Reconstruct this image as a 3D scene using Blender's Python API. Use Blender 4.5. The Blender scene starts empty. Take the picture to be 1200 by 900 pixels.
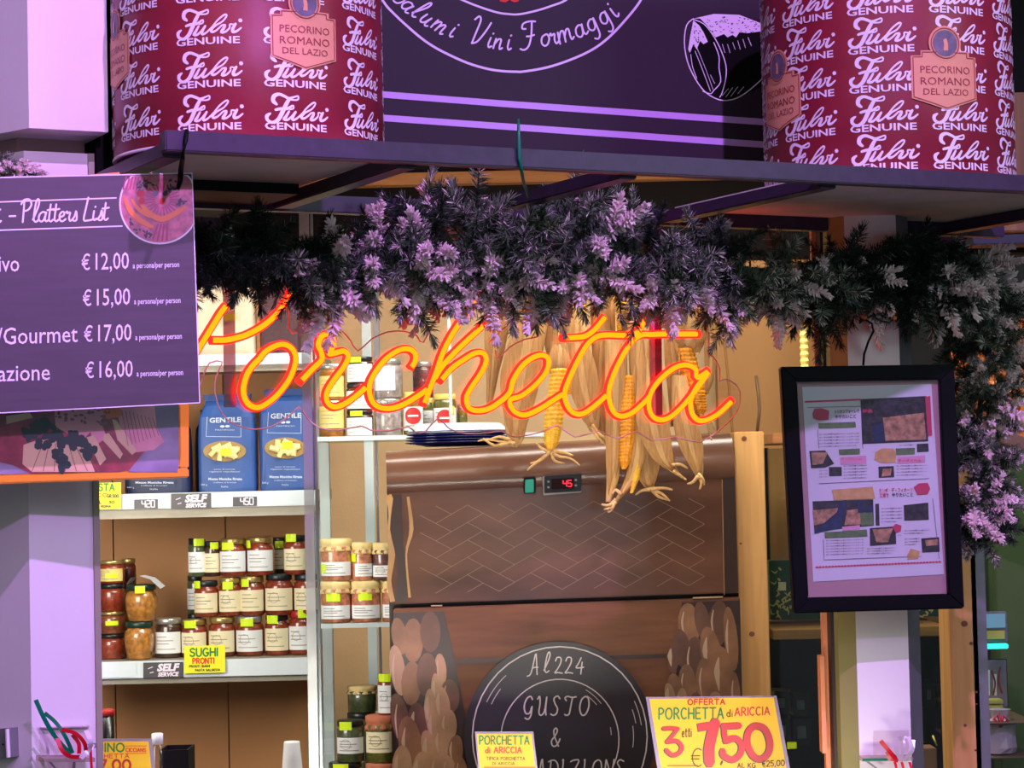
import bpy, bmesh, math, random
from mathutils import Vector, Matrix
from mathutils.geometry import tessellate_polygon
random.seed(7)
R = math.radians
SC = bpy.context.scene
COL = SC.collection

# ---------------------------------------------------------------- camera
FPX = 2600.0
CAM = Matrix.Translation((0, 0, 1.6)) @ Matrix.Rotation(R(92.4), 4, 'X') @ Matrix.Rotation(R(-1.3), 4, 'Z')
cd = bpy.data.cameras.new('camera'); cam = bpy.data.objects.new('camera', cd); COL.objects.link(cam)
cam.matrix_world = CAM
cd.sensor_fit = 'HORIZONTAL'; cd.sensor_width = 36.0; cd.lens = 36.0 * FPX / 1200.0
cd.clip_start = 0.05; cd.clip_end = 60
SC.camera = cam

# ---------------------------------------------------------------- world, lights, exposure
w = bpy.data.worlds.new('world'); SC.world = w; w.use_nodes = True
w.node_tree.nodes['Background'].inputs[0].default_value = (0.62, 0.60, 0.70, 1)
w.node_tree.nodes['Background'].inputs[1].default_value = 0.16
def lamp(kind, name, loc, target, power, color, size=0.1, spot=None, blend=0.3, sy=None):
    l = bpy.data.lights.new(name, kind); o = bpy.data.objects.new(name, l); COL.objects.link(o)
    o.location = loc; d = Vector(target) - Vector(loc)
    o.rotation_euler = d.to_track_quat('-Z', 'Y').to_euler()
    l.energy = power; l.color = color
    if name == 'card_fill': l.spread = R(70)
    if kind == 'AREA':
        l.size = size
        if sy: l.shape = 'RECTANGLE'; l.size_y = sy
    else: l.shadow_soft_size = size
    if kind == 'SPOT': l.spot_size = R(spot); l.spot_blend = blend
    return o
# purple stage-like spotlight above and to the right of the viewer
PUR = (0.66, 0.30, 1.0)
lamp('SPOT', 'purple_spotlight', (0.70, 0.50, 3.75), (-0.02, 2.7, 2.05), 400, PUR, 0.03, 44, 0.4)
lamp('SPOT', 'purple_spotlight', (0.35, 0.40, 2.50), (-0.62, 2.5, 1.76), 105, PUR, 0.03, 24, 0.35)
lamp('SPOT', 'purple_spotlight', (0.95, 0.60, 2.70), (0.60, 3.1, 1.34), 56, PUR, 0.02, 12.0, 0.35)
# shop ceiling light, followed by added fill and glint lamps
lamp('AREA', 'shop_ceiling_light', (0.1, 3.75, 2.65), (-0.15, 4.7, 1.5), 64, (1.0, 0.93, 0.82), 1.9, sy=0.3)
lamp('AREA', 'shelf_fill', (-1.15, 3.55, 1.7), (-0.75, 5.1, 1.3), 16, (1.0, 0.92, 0.80), 0.6)  # unseen lamp added behind the left column to brighten the shelf backs
lamp('AREA', 'card_fill', (-0.10, 2.72, 1.02), (-0.10, 3.35, 1.20), 2.1, (1.0, 0.95, 0.82), 1.1, sy=0.05)  # made-up low lamp, added to brighten the yellow cards
lamp('AREA', 'cool_glint_panel', (0.50, 0.10, 1.50), (0.25, 4.0, 1.55), 2.2, (0.45, 0.75, 1.0), 0.10)  # invented cool panel beside the viewer, added for blue glints on the cabinet
lamp('AREA', 'cool_glint_strip', (0.78, 0.15, 1.46), (0.35, 4.0, 1.5), 1.6, (0.45, 0.75, 1.0), 0.05, sy=0.25)  # second invented source, narrow and upright, for another cool glint
lamp('AREA', 'cabinet_fill', (0.15, 3.30, 1.93), (0.05, 4.0, 1.45), 2.6, (1.0, 0.88, 0.76), 0.7, sy=0.05)  # warm lamp added to brighten the cabinet's top band and doors
# cool daylight-like alley light from the right
lamp('AREA', 'alley_light', (2.2, 1.2, 2.5), (0.55, 2.9, 1.85), 12, (0.72, 0.92, 1.0), 0.7)
# neutral fill of the market hall behind the viewer
lamp('AREA', 'hall_light', (-0.9, -1.2, 3.0), (0.0, 3.2, 1.5), 16, (1.0, 0.95, 0.92), 2.2)
SC.view_settings.view_transform = 'Standard'; SC.view_settings.look = 'None'
SC.view_settings.exposure = 0.0; SC.view_settings.gamma = 1.0; SC.view_settings.use_curve_mapping = False

# ---------------------------------------------------------------- pixel rays
CO = CAM.translation.copy(); CR = CAM.to_3x3()
def ray(x, y): return (CR @ Vector(((x - 600) / FPX, (450 - y) / FPX, -1.0)))
def P(x, y, Y):
    d = ray(x, y); return CO + d * ((Y - CO.y) / d.y)
class Plane:
    def __init__(s, o, n):
        s.o = Vector(o); s.n = Vector(n).normalized()
        if s.n.dot(CO - s.o) < 0: s.n = -s.n
    def pt(s, x, y, off=0.0):
        d = ray(x, y); return CO + d * ((s.o - CO).dot(s.n) / d.dot(s.n)) + s.n * off
def yplane(Y, yaw=0.0, at=600, tilt=0.0):
    """vertical plane through the centre of column `at`, at depth Y, turned by yaw degrees"""
    o = P(at, 560, Y); n = Matrix.Rotation(R(yaw), 3, 'Z') @ (Matrix.Rotation(R(tilt), 3, 'X') @ Vector((0, -1, 0)))
    return Plane(o, n)
YAW = 27.0
SD = Vector((math.cos(R(YAW)), math.sin(R(YAW)), 0)); TD = Vector((-math.sin(R(YAW)), math.cos(R(YAW)), 0))
SO = Vector((-0.349, 2.3, 0))
def S(s, t, z): return SO + SD * s + TD * t + Vector((0, 0, z))
def splane(t): return Plane(SO + TD * t, -TD)
def hit_s(x, y, t):
    p = splane(t).pt(x, y); return (p - SO).dot(SD), p.z

# ---------------------------------------------------------------- materials
M = {}
def mat(name, c, rough=0.6, metal=0.0, var=0.06, scale=30.0, bump=0.0, bscale=None, coat=0.0, spec=0.5, emit=None, es=0.0, trans=0.0, alpha=1.0, stretch=None):
    m = bpy.data.materials.new(name); m.use_nodes = True; nt = m.node_tree; b = nt.nodes['Principled BSDF']
    c = tuple(c)
    b.inputs['Roughness'].default_value = rough; b.inputs['Metallic'].default_value = metal
    b.inputs['Coat Weight'].default_value = coat; b.inputs['Coat Roughness'].default_value = 0.08
    b.inputs['Specular IOR Level'].default_value = spec
    b.inputs['Transmission Weight'].default_value = trans; b.inputs['Alpha'].default_value = alpha
    tc = nt.nodes.new('ShaderNodeTexCoord'); src = tc.outputs['Object']
    if stretch:
        mp = nt.nodes.new('ShaderNodeMapping'); mp.inputs['Scale'].default_value = stretch
        nt.links.new(src, mp.inputs['Vector']); src = mp.outputs['Vector']
    if var > 0:
        n = nt.nodes.new('ShaderNodeTexNoise'); n.inputs['Scale'].default_value = scale; n.inputs['Detail'].default_value = 4
        nt.links.new(src, n.inputs['Vector'])
        r = nt.nodes.new('ShaderNodeValToRGB')
        r.color_ramp.elements[0].position = 0.3; r.color_ramp.elements[1].position = 0.7
        r.color_ramp.elements[0].color = (*[max(0, v * (1 - var)) for v in c], 1)
        r.color_ramp.elements[1].color = (*[min(1, v * (1 + var)) for v in c], 1)
        nt.links.new(n.outputs['Fac'], r.inputs['Fac']); nt.links.new(r.outputs['Color'], b.inputs['Base Color'])
    else: b.inputs['Base Color'].default_value = (*c, 1)
    if bump > 0:
        n2 = nt.nodes.new('ShaderNodeTexNoise'); n2.inputs['Scale'].default_value = bscale or scale; n2.inputs['Detail'].default_value = 3
        nt.links.new(src, n2.inputs['Vector'])
        bp = nt.nodes.new('ShaderNodeBump'); bp.inputs['Strength'].default_value = bump; bp.inputs['Distance'].default_value = 0.002
        nt.links.new(n2.outputs['Fac'], bp.inputs['Height']); nt.links.new(bp.outputs['Normal'], b.inputs['Normal'])
    if emit: b.inputs['Emission Color'].default_value = (*emit, 1); b.inputs['Emission Strength'].default_value = es
    M[name] = m; return m
def srgb(r, g, b):
    f = lambda v: (v / 255 / 12.92) if v / 255 <= 0.04045 else ((v / 255 + 0.055) / 1.055) ** 2.4
    return (f(r), f(g), f(b))
def clear(name, tint=(1, 1, 1), gloss=0.08, rough=0.03):
    m = bpy.data.materials.new(name); m.use_nodes = True; nt = m.node_tree; nt.nodes.clear()
    o = nt.nodes.new('ShaderNodeOutputMaterial'); mx = nt.nodes.new('ShaderNodeMixShader')
    t = nt.nodes.new('ShaderNodeBsdfTransparent'); g = nt.nodes.new('ShaderNodeBsdfGlossy')
    t.inputs[0].default_value = (*tint, 1); g.inputs['Roughness'].default_value = rough
    mx.inputs[0].default_value = gloss
    nt.links.new(t.outputs[0], mx.inputs[1]); nt.links.new(g.outputs[0], mx.inputs[2]); nt.links.new(mx.outputs[0], o.inputs[0])
    M[name] = m; return m
def emis(name, c, s):
    m = bpy.data.materials.new(name); m.use_nodes = True; nt = m.node_tree; nt.nodes.clear()
    o = nt.nodes.new('ShaderNodeOutputMaterial'); e = nt.nodes.new('ShaderNodeEmission')
    e.inputs[0].default_value = (*c, 1); e.inputs[1].default_value = s
    nt.links.new(e.outputs[0], o.inputs[0]); M[name] = m; return m
def wood(name, c1, c2, stretch, rough=0.5, scale=6.0):
    m = bpy.data.materials.new(name); m.use_nodes = True; nt = m.node_tree; b = nt.nodes['Principled BSDF']
    tc = nt.nodes.new('ShaderNodeTexCoord'); mp = nt.nodes.new('ShaderNodeMapping'); mp.inputs['Scale'].default_value = stretch
    n = nt.nodes.new('ShaderNodeTexNoise'); n.inputs['Scale'].default_value = scale; n.inputs['Detail'].default_value = 6; n.inputs['Distortion'].default_value = 0.6
    r = nt.nodes.new('ShaderNodeValToRGB'); r.color_ramp.elements[0].position = 0.35; r.color_ramp.elements[1].position = 0.65
    r.color_ramp.elements[0].color = (*c1, 1); r.color_ramp.elements[1].color = (*c2, 1)
    nt.links.new(tc.outputs['Object'], mp.inputs[0]); nt.links.new(mp.outputs[0], n.inputs['Vector']); nt.links.new(n.outputs['Fac'], r.inputs[0])
    nt.links.new(r.outputs[0], b.inputs['Base Color']); b.inputs['Roughness'].default_value = rough
    M[name] = m; return m

mat('white_paint', srgb(226, 222, 222), 0.55, var=0.03, scale=8, bump=0.15, bscale=60)
mat('soffit', srgb(150, 120, 118), 0.7)
mat('dark_recess', srgb(22, 18, 18), 0.8, spec=0.1)
mat('beige_trim', srgb(150, 146, 125), 0.5)
mat('black', srgb(10, 9, 10), 0.6, spec=0.15)
mat('black_gloss', srgb(12, 11, 16), 0.25)
mat('black_frame', srgb(5, 5, 9), 0.5, spec=0.12)
mat('green_plastic', srgb(0, 120, 90), 0.35)
mat('shelf_metal', srgb(60, 44, 70), 0.4, metal=0.0, spec=0.35, var=0.15, scale=60)
mat('shelf_panel', srgb(240, 230, 222), 0.7, var=0.08, scale=14)
mat('crimson_paper', srgb(136, 30, 52), 0.42, var=0.1, scale=25, bump=0.3, bscale=35)
mat('print_white', srgb(238, 226, 240), 0.5, var=0.02)
mat('badge_salmon', srgb(226, 158, 122), 0.5, var=0.03)
mat('badge_line', srgb(150, 45, 60), 0.5)
mat('badge_grey', srgb(110, 95, 120), 0.5, var=0.3, scale=90)
mat('board_purple', srgb(58, 48, 60), 0.55, spec=0.15, var=0.06, scale=4)
mat('board_line', srgb(228, 205, 240), 0.5, var=0.02)
mat('board_lilac', srgb(205, 165, 235), 0.5, var=0.02)
mat('menu_purple', srgb(68, 52, 68), 0.45, var=0.14, scale=9, stretch=(1.5, 1, 14))
mat('menu_white', srgb(240, 228, 245), 0.5, var=0.0)
mat('orange_frame', srgb(255, 158, 20), 0.35, var=0.02)
mat('photo_red', srgb(150, 38, 60), 0.3, var=0.35, scale=70)
mat('photo_paper', srgb(150, 132, 160), 0.4, var=0.3, scale=25)
mat('photo_ham', srgb(232, 150, 165), 0.35, var=0.12, scale=30)
mat('photo_cheese', srgb(235, 190, 150), 0.35, var=0.07, scale=30)
mat('photo_line', srgb(150, 90, 80), 0.35)
mat('photo_orange', srgb(240, 120, 60), 0.35)
mat('photo_green', srgb(28, 42, 40), 0.35, var=0.3, scale=90)
mat('photo_pink', srgb(190, 100, 120), 0.4, var=0.45, scale=110)
mat('photo_magenta', srgb(170, 40, 90), 0.4, var=0.2, scale=90)
mat('photo_carrot', srgb(235, 120, 30), 0.4)
mat('needle_green', srgb(22, 40, 28), 0.6, var=0.4, scale=12)
mat('needle_frost', srgb(112, 128, 106), 0.8, var=0.3, scale=20)
mat('needle_snow', srgb(236, 216, 214), 0.9, var=0.06, scale=40)
mat('twig', srgb(40, 32, 26), 0.8)
emis('neon_core', (10.0, 0.58, 0.01), 1.0)
mat('rim_pale', srgb(232, 196, 190), 0.3)
emis('neon_red', (4.5, 0.05, 0.03), 1.0)  # glow of the silicone body, also standing in for the red halo
clear('acrylic', (0.97, 0.95, 0.95), 0.035)
clear('acrylic_edge', (0.92, 0.80, 0.78), 0.30, 0.35)
clear('pane', (0.93, 0.96, 0.95), 0.07)
clear('pane_dark', (0.82, 0.88, 0.84), 0.07, 0.05)
clear('holder_pink', (0.70, 0.42, 0.46), 0.22, 0.2)
mat('holder_dark', srgb(120, 30, 62), 0.4)
mat('holder_light', srgb(190, 165, 175), 0.4)
mat('wall_tan', srgb(205, 172, 128), 0.7, var=0.07, scale=8, bump=0.3, bscale=120)
mat('wall_brown', srgb(152, 106, 56), 0.7, var=0.06, scale=4)
mat('panel_brown', srgb(198, 140, 86), 0.6, var=0.04, scale=3)
mat('seam', srgb(120, 82, 48), 0.7)
mat('rail_white', srgb(214, 226, 232), 0.4, var=0.02)
mat('lip_grey', srgb(160, 155, 140), 0.45, metal=0.2)
mat('post_white', srgb(190, 202, 205), 0.4, var=0.03)
mat('steel', srgb(170, 175, 180), 0.3, metal=0.8)
mat('steel_dull', srgb(135, 135, 140), 0.42, metal=0.6, var=0.1, scale=10, stretch=(6, 1, 1))
clear('glass_edge', (0.86, 0.90, 0.92), 0.40, 0.5)
clear('shelf_glass', (0.82, 0.9, 0.88), 0.15)
mat('fridge_brown', srgb(92, 62, 48), 0.24, var=0.35, scale=5, stretch=(1, 1, 3), bump=0.3, bscale=14, spec=0.35)
mat('fridge_wood', srgb(104, 66, 44), 0.4, var=0.3, scale=6, stretch=(1, 1, 7), bump=0.08, bscale=140, spec=0.25)
mat('fridge_dark', srgb(52, 34, 28), 0.35)
mat('brick_line', srgb(140, 108, 84), 0.4, var=0.1)
mat('plank_edge', srgb(176, 132, 84), 0.45, var=0.3, scale=12)
mat('logo_charcoal', srgb(44, 38, 42), 0.35, var=0.08, scale=8)
mat('logo_line', srgb(205, 192, 188), 0.5)
mat('pod_a', srgb(128, 88, 60), 0.4, var=0.3, scale=22)
mat('pod_b', srgb(160, 122, 92), 0.4, var=0.25, scale=22)
mat('pod_c', srgb(96, 62, 46), 0.4, var=0.3, scale=22)
mat('pod_hi', srgb(176, 146, 118), 0.4, var=0.1, scale=22)
mat('controller', srgb(34, 36, 44), 0.6, spec=0.15)
mat('controller_bezel', srgb(150, 140, 132), 0.35, metal=0.4)
mat('display_glass', srgb(26, 5, 10), 0.6, spec=0.1)
emis('digit_red', (2.2, 0.05, 0.10), 1.0)
mat('button_grey', srgb(120, 125, 135), 0.4)
mat('switch_green', srgb(0, 110, 75), 0.2, emit=(0.0, 0.5, 0.3), es=0.15)
mat('husk', srgb(184, 136, 80), 0.7, var=0.22, scale=40, stretch=(6, 6, 0.6), bump=0.5, bscale=60)
mat('husk_pale', srgb(206, 164, 106), 0.7, var=0.18, scale=40, stretch=(6, 6, 0.6), bump=0.5, bscale=60)
mat('corn_orange', srgb(232, 150, 28), 0.4, var=0.25, scale=70)
mat('corn_yellow', srgb(240, 180, 48), 0.4, var=0.2, scale=70)
mat('plate_blue', srgb(28, 30, 92), 0.15)
mat('plate_white', srgb(205, 212, 225), 0.2)
wood('pine', srgb(205, 150, 84), srgb(226, 172, 104), (10, 10, 0.7))
wood('pine_h', srgb(150, 96, 50), srgb(178, 120, 68), (0.8, 10, 10))
mat('knot', srgb(120, 70, 35), 0.5)
mat('salmon', srgb(240, 146, 96), 0.5)
mat('olive', srgb(150, 146, 88), 0.55, var=0.05, scale=5)
mat('dark_trim', srgb(44, 24, 26), 0.5)
mat('yellow_card', srgb(255, 205, 0), 0.5, var=0.02)
mat('lime_card', srgb(240, 235, 30), 0.5, var=0.02)
mat('lime_tag', srgb(214, 245, 20), 0.5, var=0.02)
mat('ink_red', srgb(205, 18, 35), 0.45, var=0.0)
mat('ink_orange', srgb(225, 60, 20), 0.45, var=0.0)
mat('ink_green', srgb(0, 130, 40), 0.45, var=0.0)
mat('ink_black', srgb(25, 22, 22), 0.45, var=0.0)
mat('ink_pink', srgb(214, 60, 105), 0.45, var=0.0)
clear('sleeve', (0.97, 0.96, 0.97), 0.03, 0.1)
mat('sleeve_edge', srgb(150, 135, 165), 0.3)
mat('tag_dark', srgb(72, 70, 76), 0.4)
mat('mag_paper', srgb(236, 226, 240), 0.5, var=0.02)
mat('mat_board', srgb(200, 150, 158), 0.6, var=0.03)
mat('magazine_dark', srgb(58, 48, 62), 0.4, var=0.6, scale=140)
mat('magazine_warm', srgb(190, 140, 110), 0.4, var=0.5, scale=140)
mat('magazine_green', srgb(105, 130, 85), 0.4, var=0.25, scale=120)
mat('magazine_pink', srgb(240, 165, 200), 0.45)
mat('magazine_bread', srgb(225, 175, 115), 0.4, var=0.15, scale=90)
mat('magazine_blue', srgb(45, 50, 95), 0.4, var=0.3, scale=120)
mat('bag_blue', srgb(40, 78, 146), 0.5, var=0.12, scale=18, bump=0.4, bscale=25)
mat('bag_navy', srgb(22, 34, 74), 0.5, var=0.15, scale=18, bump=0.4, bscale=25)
mat('bag_print', srgb(190, 205, 230), 0.5)
mat('pasta', srgb(232, 215, 150), 0.5, var=0.15, scale=60)
mat('pasta_hole', srgb(150, 120, 60), 0.5)
mat('bag_cream', srgb(225, 205, 180), 0.5, var=0.12, scale=18)
mat('bag_dark', srgb(70, 40, 50), 0.5, var=0.25, scale=18)
mat('lid_gold', srgb(190, 165, 105), 0.3, metal=0.7)
mat('lid_silver', srgb(190, 188, 180), 0.3, metal=0.7)
mat('lid_black', srgb(22, 30, 34), 0.35)
mat('lid_green', srgb(20, 52, 44), 0.35)
mat('lid_yellow', srgb(225, 205, 110), 0.4)
mat('lid_red', srgb(170, 30, 30), 0.35)
mat('cloth_cream', srgb(222, 200, 140), 0.8, var=0.15, scale=40, bump=0.8, bscale=60)
mat('cloth_brick', srgb(190, 110, 82), 0.8, var=0.15, scale=40, bump=0.8, bscale=60)
for nm, c in dict(red=(132, 50, 28), dark=(60, 34, 26), ochre=(176, 118, 50), brown=(122, 64, 40), olive=(96, 96, 40), beans=(150, 142, 138), green=(72, 82, 50), honey=(150, 96, 30), pink=(186, 120, 90), purple=(92, 56, 56)).items():
    mat('content_' + nm, srgb(*c), 0.35, var=0.45, scale=110, coat=1.0)
mat('label_cream', srgb(236, 226, 190), 0.5, var=0.04, scale=40)
mat('label_white', srgb(232, 236, 240), 0.5, var=0.03, scale=40)
mat('label_yellow', srgb(222, 205, 120), 0.5, var=0.06, scale=40)
mat('label_red', srgb(196, 40, 40), 0.5)
mat('label_ink', srgb(150, 142, 128), 0.5)
mat('ribbon_green', srgb(0, 118, 82), 0.3)
mat('ribbon_red', srgb(205, 10, 40), 0.3)
mat('ribbon_silver', srgb(225, 205, 225), 0.2, metal=0.3)
mat('cup_white', srgb(225, 226, 228), 0.5)
mat('counter_steel', srgb(120, 118, 118), 0.4, metal=0.6)
mat('foil_green', srgb(14, 66, 40), 0.35, var=0.2, scale=40)
mat('foil_gold', srgb(205, 190, 110), 0.35)
mat('cabinet_black', srgb(16, 16, 18), 0.3, var=0.4, scale=12)
mat('crate_dark', srgb(34, 34, 38), 0.45)
mat('curtain_green', srgb(72, 92, 40), 0.5, var=0.2, scale=6)
mat('rust_wood', srgb(208, 112, 50), 0.5, var=0.12, scale=10)
mat('beam_brown', srgb(118, 92, 68), 0.5, var=0.15, scale=10)
mat('navy_beam', srgb(30, 36, 52), 0.5)
wood('oak', srgb(120, 86, 40), srgb(150, 112, 56), (8, 8, 0.8))
emis('cyan_tube', (0.10, 1.6, 1.6), 1.0)
emis('blue_screen', (0.25, 0.45, 0.75), 0.8)
mat('grey_box', srgb(120, 120, 128), 0.5, var=0.3, scale=40)
mat('floor_tile', srgb(96, 88, 82), 0.5, var=0.1)

# ---------------------------------------------------------------- mesh building
ORG = {}
class MB:
    def __init__(s): s.v = []; s.f = []; s.m = []; s.cur = 0
    def face(s, pts):
        b = len(s.v); s.v += [Vector(p) for p in pts]; s.f.append(tuple(range(b, b + len(pts)))); s.m.append(s.cur)
    def grid(s, rows, closed_u=False):
        b = len(s.v); n = len(rows[0])
        for r in rows: s.v += [Vector(p) for p in r]
        for i in range(len(rows) - 1):
            for j in range(n if closed_u else n - 1):
                k = (j + 1) % n
                s.f.append((b + i * n + j, b + i * n + k, b + (i + 1) * n + k, b + (i + 1) * n + j)); s.m.append(s.cur)
    def hexa(s, p):   # 8 corners: bottom ring 0-3, top ring 4-7
        b = len(s.v); s.v += [Vector(q) for q in p]
        for q in ((0, 3, 2, 1), (4, 5, 6, 7), (0, 1, 5, 4), (1, 2, 6, 5), (2, 3, 7, 6), (3, 0, 4, 7)):
            s.f.append(tuple(b + i for i in q)); s.m.append(s.cur)
    def box(s, c, h, ax=None):
        c = Vector(c); X, Y, Z = ax or (Vector((1, 0, 0)), Vector((0, 1, 0)), Vector((0, 0, 1)))
        s.hexa([c + X * (a * h[0]) + Y * (b_ * h[1]) + Z * (d * h[2]) for d in (-1, 1) for a, b_ in ((-1, -1), (1, -1), (1, 1), (-1, 1))])
    def prism(s, foot, z0, z1):
        n = len(foot); b = len(s.v)
        s.v += [Vector((p[0], p[1], z0)) for p in foot] + [Vector((p[0], p[1], z1)) for p in foot]
        s.f.append(tuple(b + i for i in reversed(range(n)))); s.m.append(s.cur)
        s.f.append(tuple(b + n + i for i in range(n))); s.m.append(s.cur)
        for i in range(n):
            j = (i + 1) % n; s.f.append((b + i, b + j, b + n + j, b + n + i)); s.m.append(s.cur)
    def slab(s, pts, nrm, th):
        """polygon pts (world) given thickness th backwards along -nrm"""
        n = len(pts); b = len(s.v); back = [Vector(p) - nrm * th for p in pts]
        s.v += [Vector(p) for p in pts] + back
        if n > 4:
            for t in tessellate_polygon([[Vector(p) for p in pts]]):
                s.f.append(tuple(b + i for i in t)); s.m.append(s.cur); s.f.append(tuple(b + n + i for i in reversed(t))); s.m.append(s.cur)
        else:
            s.f.append(tuple(b + i for i in range(n))); s.m.append(s.cur); s.f.append(tuple(b + n + i for i in reversed(range(n)))); s.m.append(s.cur)
        for i in range(n):
            j = (i + 1) % n; s.f.append((b + i, b + n + i, b + n + j, b + j)); s.m.append(s.cur)
    def tube(s, pts, r, seg=6, closed=False, caps=True):
        pts = [Vector(p) for p in pts]; n = len(pts); b = len(s.v)
        rr = r if isinstance(r, (list, tuple)) else [r] * n
        up = None
        for i, p in enumerate(pts):
            a = pts[(i - 1) % n] if (closed or i > 0) else p; c = pts[(i + 1) % n] if (closed or i < n - 1) else p
            d = (c - a).normalized() if (c - a).length > 1e-9 else Vector((0, 0, 1))
            if up is None: up = Vector((0, -1, 0)) if abs(d.y) < 0.9 else Vector((0, 0, 1))
            x = d.cross(up)
            if x.length < 1e-6: x = d.orthogonal()
            x.normalize(); up = x.cross(d).normalized()
            for k in range(seg):
                an = 2 * math.pi * k / seg; s.v.append(p + (x * math.cos(an) + up * math.sin(an)) * rr[i])
        for i in range(n if closed else n - 1):
            i2 = (i + 1) % n
            for k in range(seg):
                k2 = (k + 1) % seg; s.f.append((b + i * seg + k, b + i * seg + k2, b + i2 * seg + k2, b + i2 * seg + k)); s.m.append(s.cur)
        if caps and not closed:
            s.f.append(tuple(b + k for k in reversed(range(seg)))); s.m.append(s.cur)
            s.f.append(tuple(b + (n - 1) * seg + k for k in range(seg))); s.m.append(s.cur)
    def lathe(s, prof, c=(0, 0, 0), seg=20, wob=None):
        c = Vector(c); b = len(s.v); n = len(prof)
        for i, (r, z) in enumerate(prof):
            for k in range(seg):
                an = 2 * math.pi * k / seg; q = r * (wob(i, an) if wob else 1)
                s.v.append(c + Vector((q * math.cos(an), q * math.sin(an), z)))
        for i in range(n - 1):
            for k in range(seg):
                k2 = (k + 1) % seg; s.f.append((b + i * seg + k, b + i * seg + k2, b + (i + 1) * seg + k2, b + (i + 1) * seg + k)); s.m.append(s.cur)
        s.f.append(tuple(b + k for k in reversed(range(seg)))); s.m.append(s.cur)
        s.f.append(tuple(b + (n - 1) * seg + k for k in range(seg))); s.m.append(s.cur)
    # ---- flat print on a surface, coordinates in surface units
    def poly2(s, surf, pts, off=0.0006):
        pp = [Vector((x, y, 0)) for x, y in pts]
        for t in tessellate_polygon([pp]): s.face([surf.pt(pp[i].x, pp[i].y, off) for i in t])
    def rect2(s, surf, x0, y0, x1, y1, off=0.0006): s.face([surf.pt(x0, y0, off), surf.pt(x1, y0, off), surf.pt(x1, y1, off), surf.pt(x0, y1, off)])
    def ell2(s, surf, cx, cy, rx, ry, off=0.0006, n=20, rot=0.0):
        c, q = math.cos(rot), math.sin(rot)
        s.poly2(surf, [(cx + rx * math.cos(a) * c - ry * math.sin(a) * q, cy + rx * math.cos(a) * q + ry * math.sin(a) * c) for a in [2 * math.pi * i / n for i in range(n)]], off)
    def ribbon(s, surf, pts, wd, off=0.0006, smooth=True, closed=False, round_=True, sub=4):
        if isinstance(wd, (int, float)): wd = [wd] * len(pts)
        s.k = getattr(s, 'k', 0) + 1; off += (s.k % 6) * .00002   # strokes never share a plane exactly
        if smooth and len(pts) > 2: pts, wd = catmull(pts, wd, sub, closed)
        n = len(pts); L = []; Rr = []
        for i in range(n):
            a = pts[(i - 1) % n] if (closed or i > 0) else pts[i]; c = pts[(i + 1) % n] if (closed or i < n - 1) else pts[i]
            dx, dy = c[0] - a[0], c[1] - a[1]; l = math.hypot(dx, dy) or 1; nx, ny = -dy / l * wd[i] / 2, dx / l * wd[i] / 2
            L.append(surf.pt(pts[i][0] + nx, pts[i][1] + ny, off)); Rr.append(surf.pt(pts[i][0] - nx, pts[i][1] - ny, off))
        if closed: L.append(L[0]); Rr.append(Rr[0])
        s.grid([L, Rr])
        if round_ and not closed:
            for i in (0, n - 1): s.face([surf.pt(pts[i][0] + wd[i] / 2 * math.cos(k * math.pi / 3), pts[i][1] + wd[i] / 2 * math.sin(k * math.pi / 3), off + .00001) for k in range(6)])
    def text(s, surf, body, p0, x1, h, off=0.0007, slope=0.0, bold=0.0, slant=0.0, y_up=True):
        """printed text: left end of baseline p0, right end at x = x1, capitals h high"""
        v, f, wd = glyphs(body, bold); k = (x1 - p0[0]) / wd; q = h / 0.73; b = len(s.v)
        for x, y in v:
            px = p0[0] + x * k + y * q * slant; s.v.append(surf.pt(px, p0[1] + (px - p0[0]) * slope - y * q, off))
        for t in f: s.f.append(tuple(b + i for i in t)); s.m.append(s.cur)
    def hand(s, surf, body, p0, x1, h, wd, off=0.0007, slope=0.0, slant=0.0, gap=0.22):
        tot = sum(HAND.get(c, (0.45, []))[0] + gap for c in body) - gap; k = (x1 - p0[0]) / tot; cx = 0.0
        for c in body:
            gw, st = HAND.get(c, (0.45, []))
            for line in st:
                pts = []
                for x, y in line:
                    X = p0[0] + (cx + x) * k + y * h * slant; pts.append((X, p0[1] + (X - p0[0]) * slope - y * h))
                s.ribbon(surf, pts, wd, off, sub=3)
            cx += gw + gap
    def script(s, surf, ch, base, ang, size, wd, off=0.0007):
        c, q = math.cos(ang), math.sin(ang)
        for line in SCRIPT[ch]:
            s.ribbon(surf, [(base[0] + (x * c + y * q) * size, base[1] + (x * q - y * c) * size) for x, y in line], wd, off, sub=4)
    def build(s, name, mats, parent=None, org=None, smooth=False, bevel=0.0, label=None, cat=None, group=None, kind=None):
        me = bpy.data.meshes.new(name)
        if parent is not None: o_ = ORG[parent.name]
        elif org is not None: o_ = Vector(org)
        else:
            xs = [p.x for p in s.v]; ys = [p.y for p in s.v]; zs = [p.z for p in s.v]
            o_ = Vector(((min(xs) + max(xs)) / 2, (min(ys) + max(ys)) / 2, min(zs)))
        me.from_pydata([p - o_ for p in s.v], [], s.f); mats = [mats] if isinstance(mats, str) else mats
        for k in mats: me.materials.append(M[k])
        me.polygons.foreach_set('material_index', s.m)
        if bevel > 0:
            bm = bmesh.new(); bm.from_mesh(me); bmesh.ops.remove_doubles(bm, verts=bm.verts, dist=1e-5)
            bmesh.ops.recalc_face_normals(bm, faces=bm.faces)
            bmesh.ops.bevel(bm, geom=[e for e in bm.edges if e.is_manifold and e.calc_face_angle(0) > 0.5], offset=bevel, segments=2, affect='EDGES', clamp_overlap=True)
            bm.to_mesh(me); bm.free()
        if smooth: me.polygons.foreach_set('use_smooth', [True] * len(me.polygons))
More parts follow.
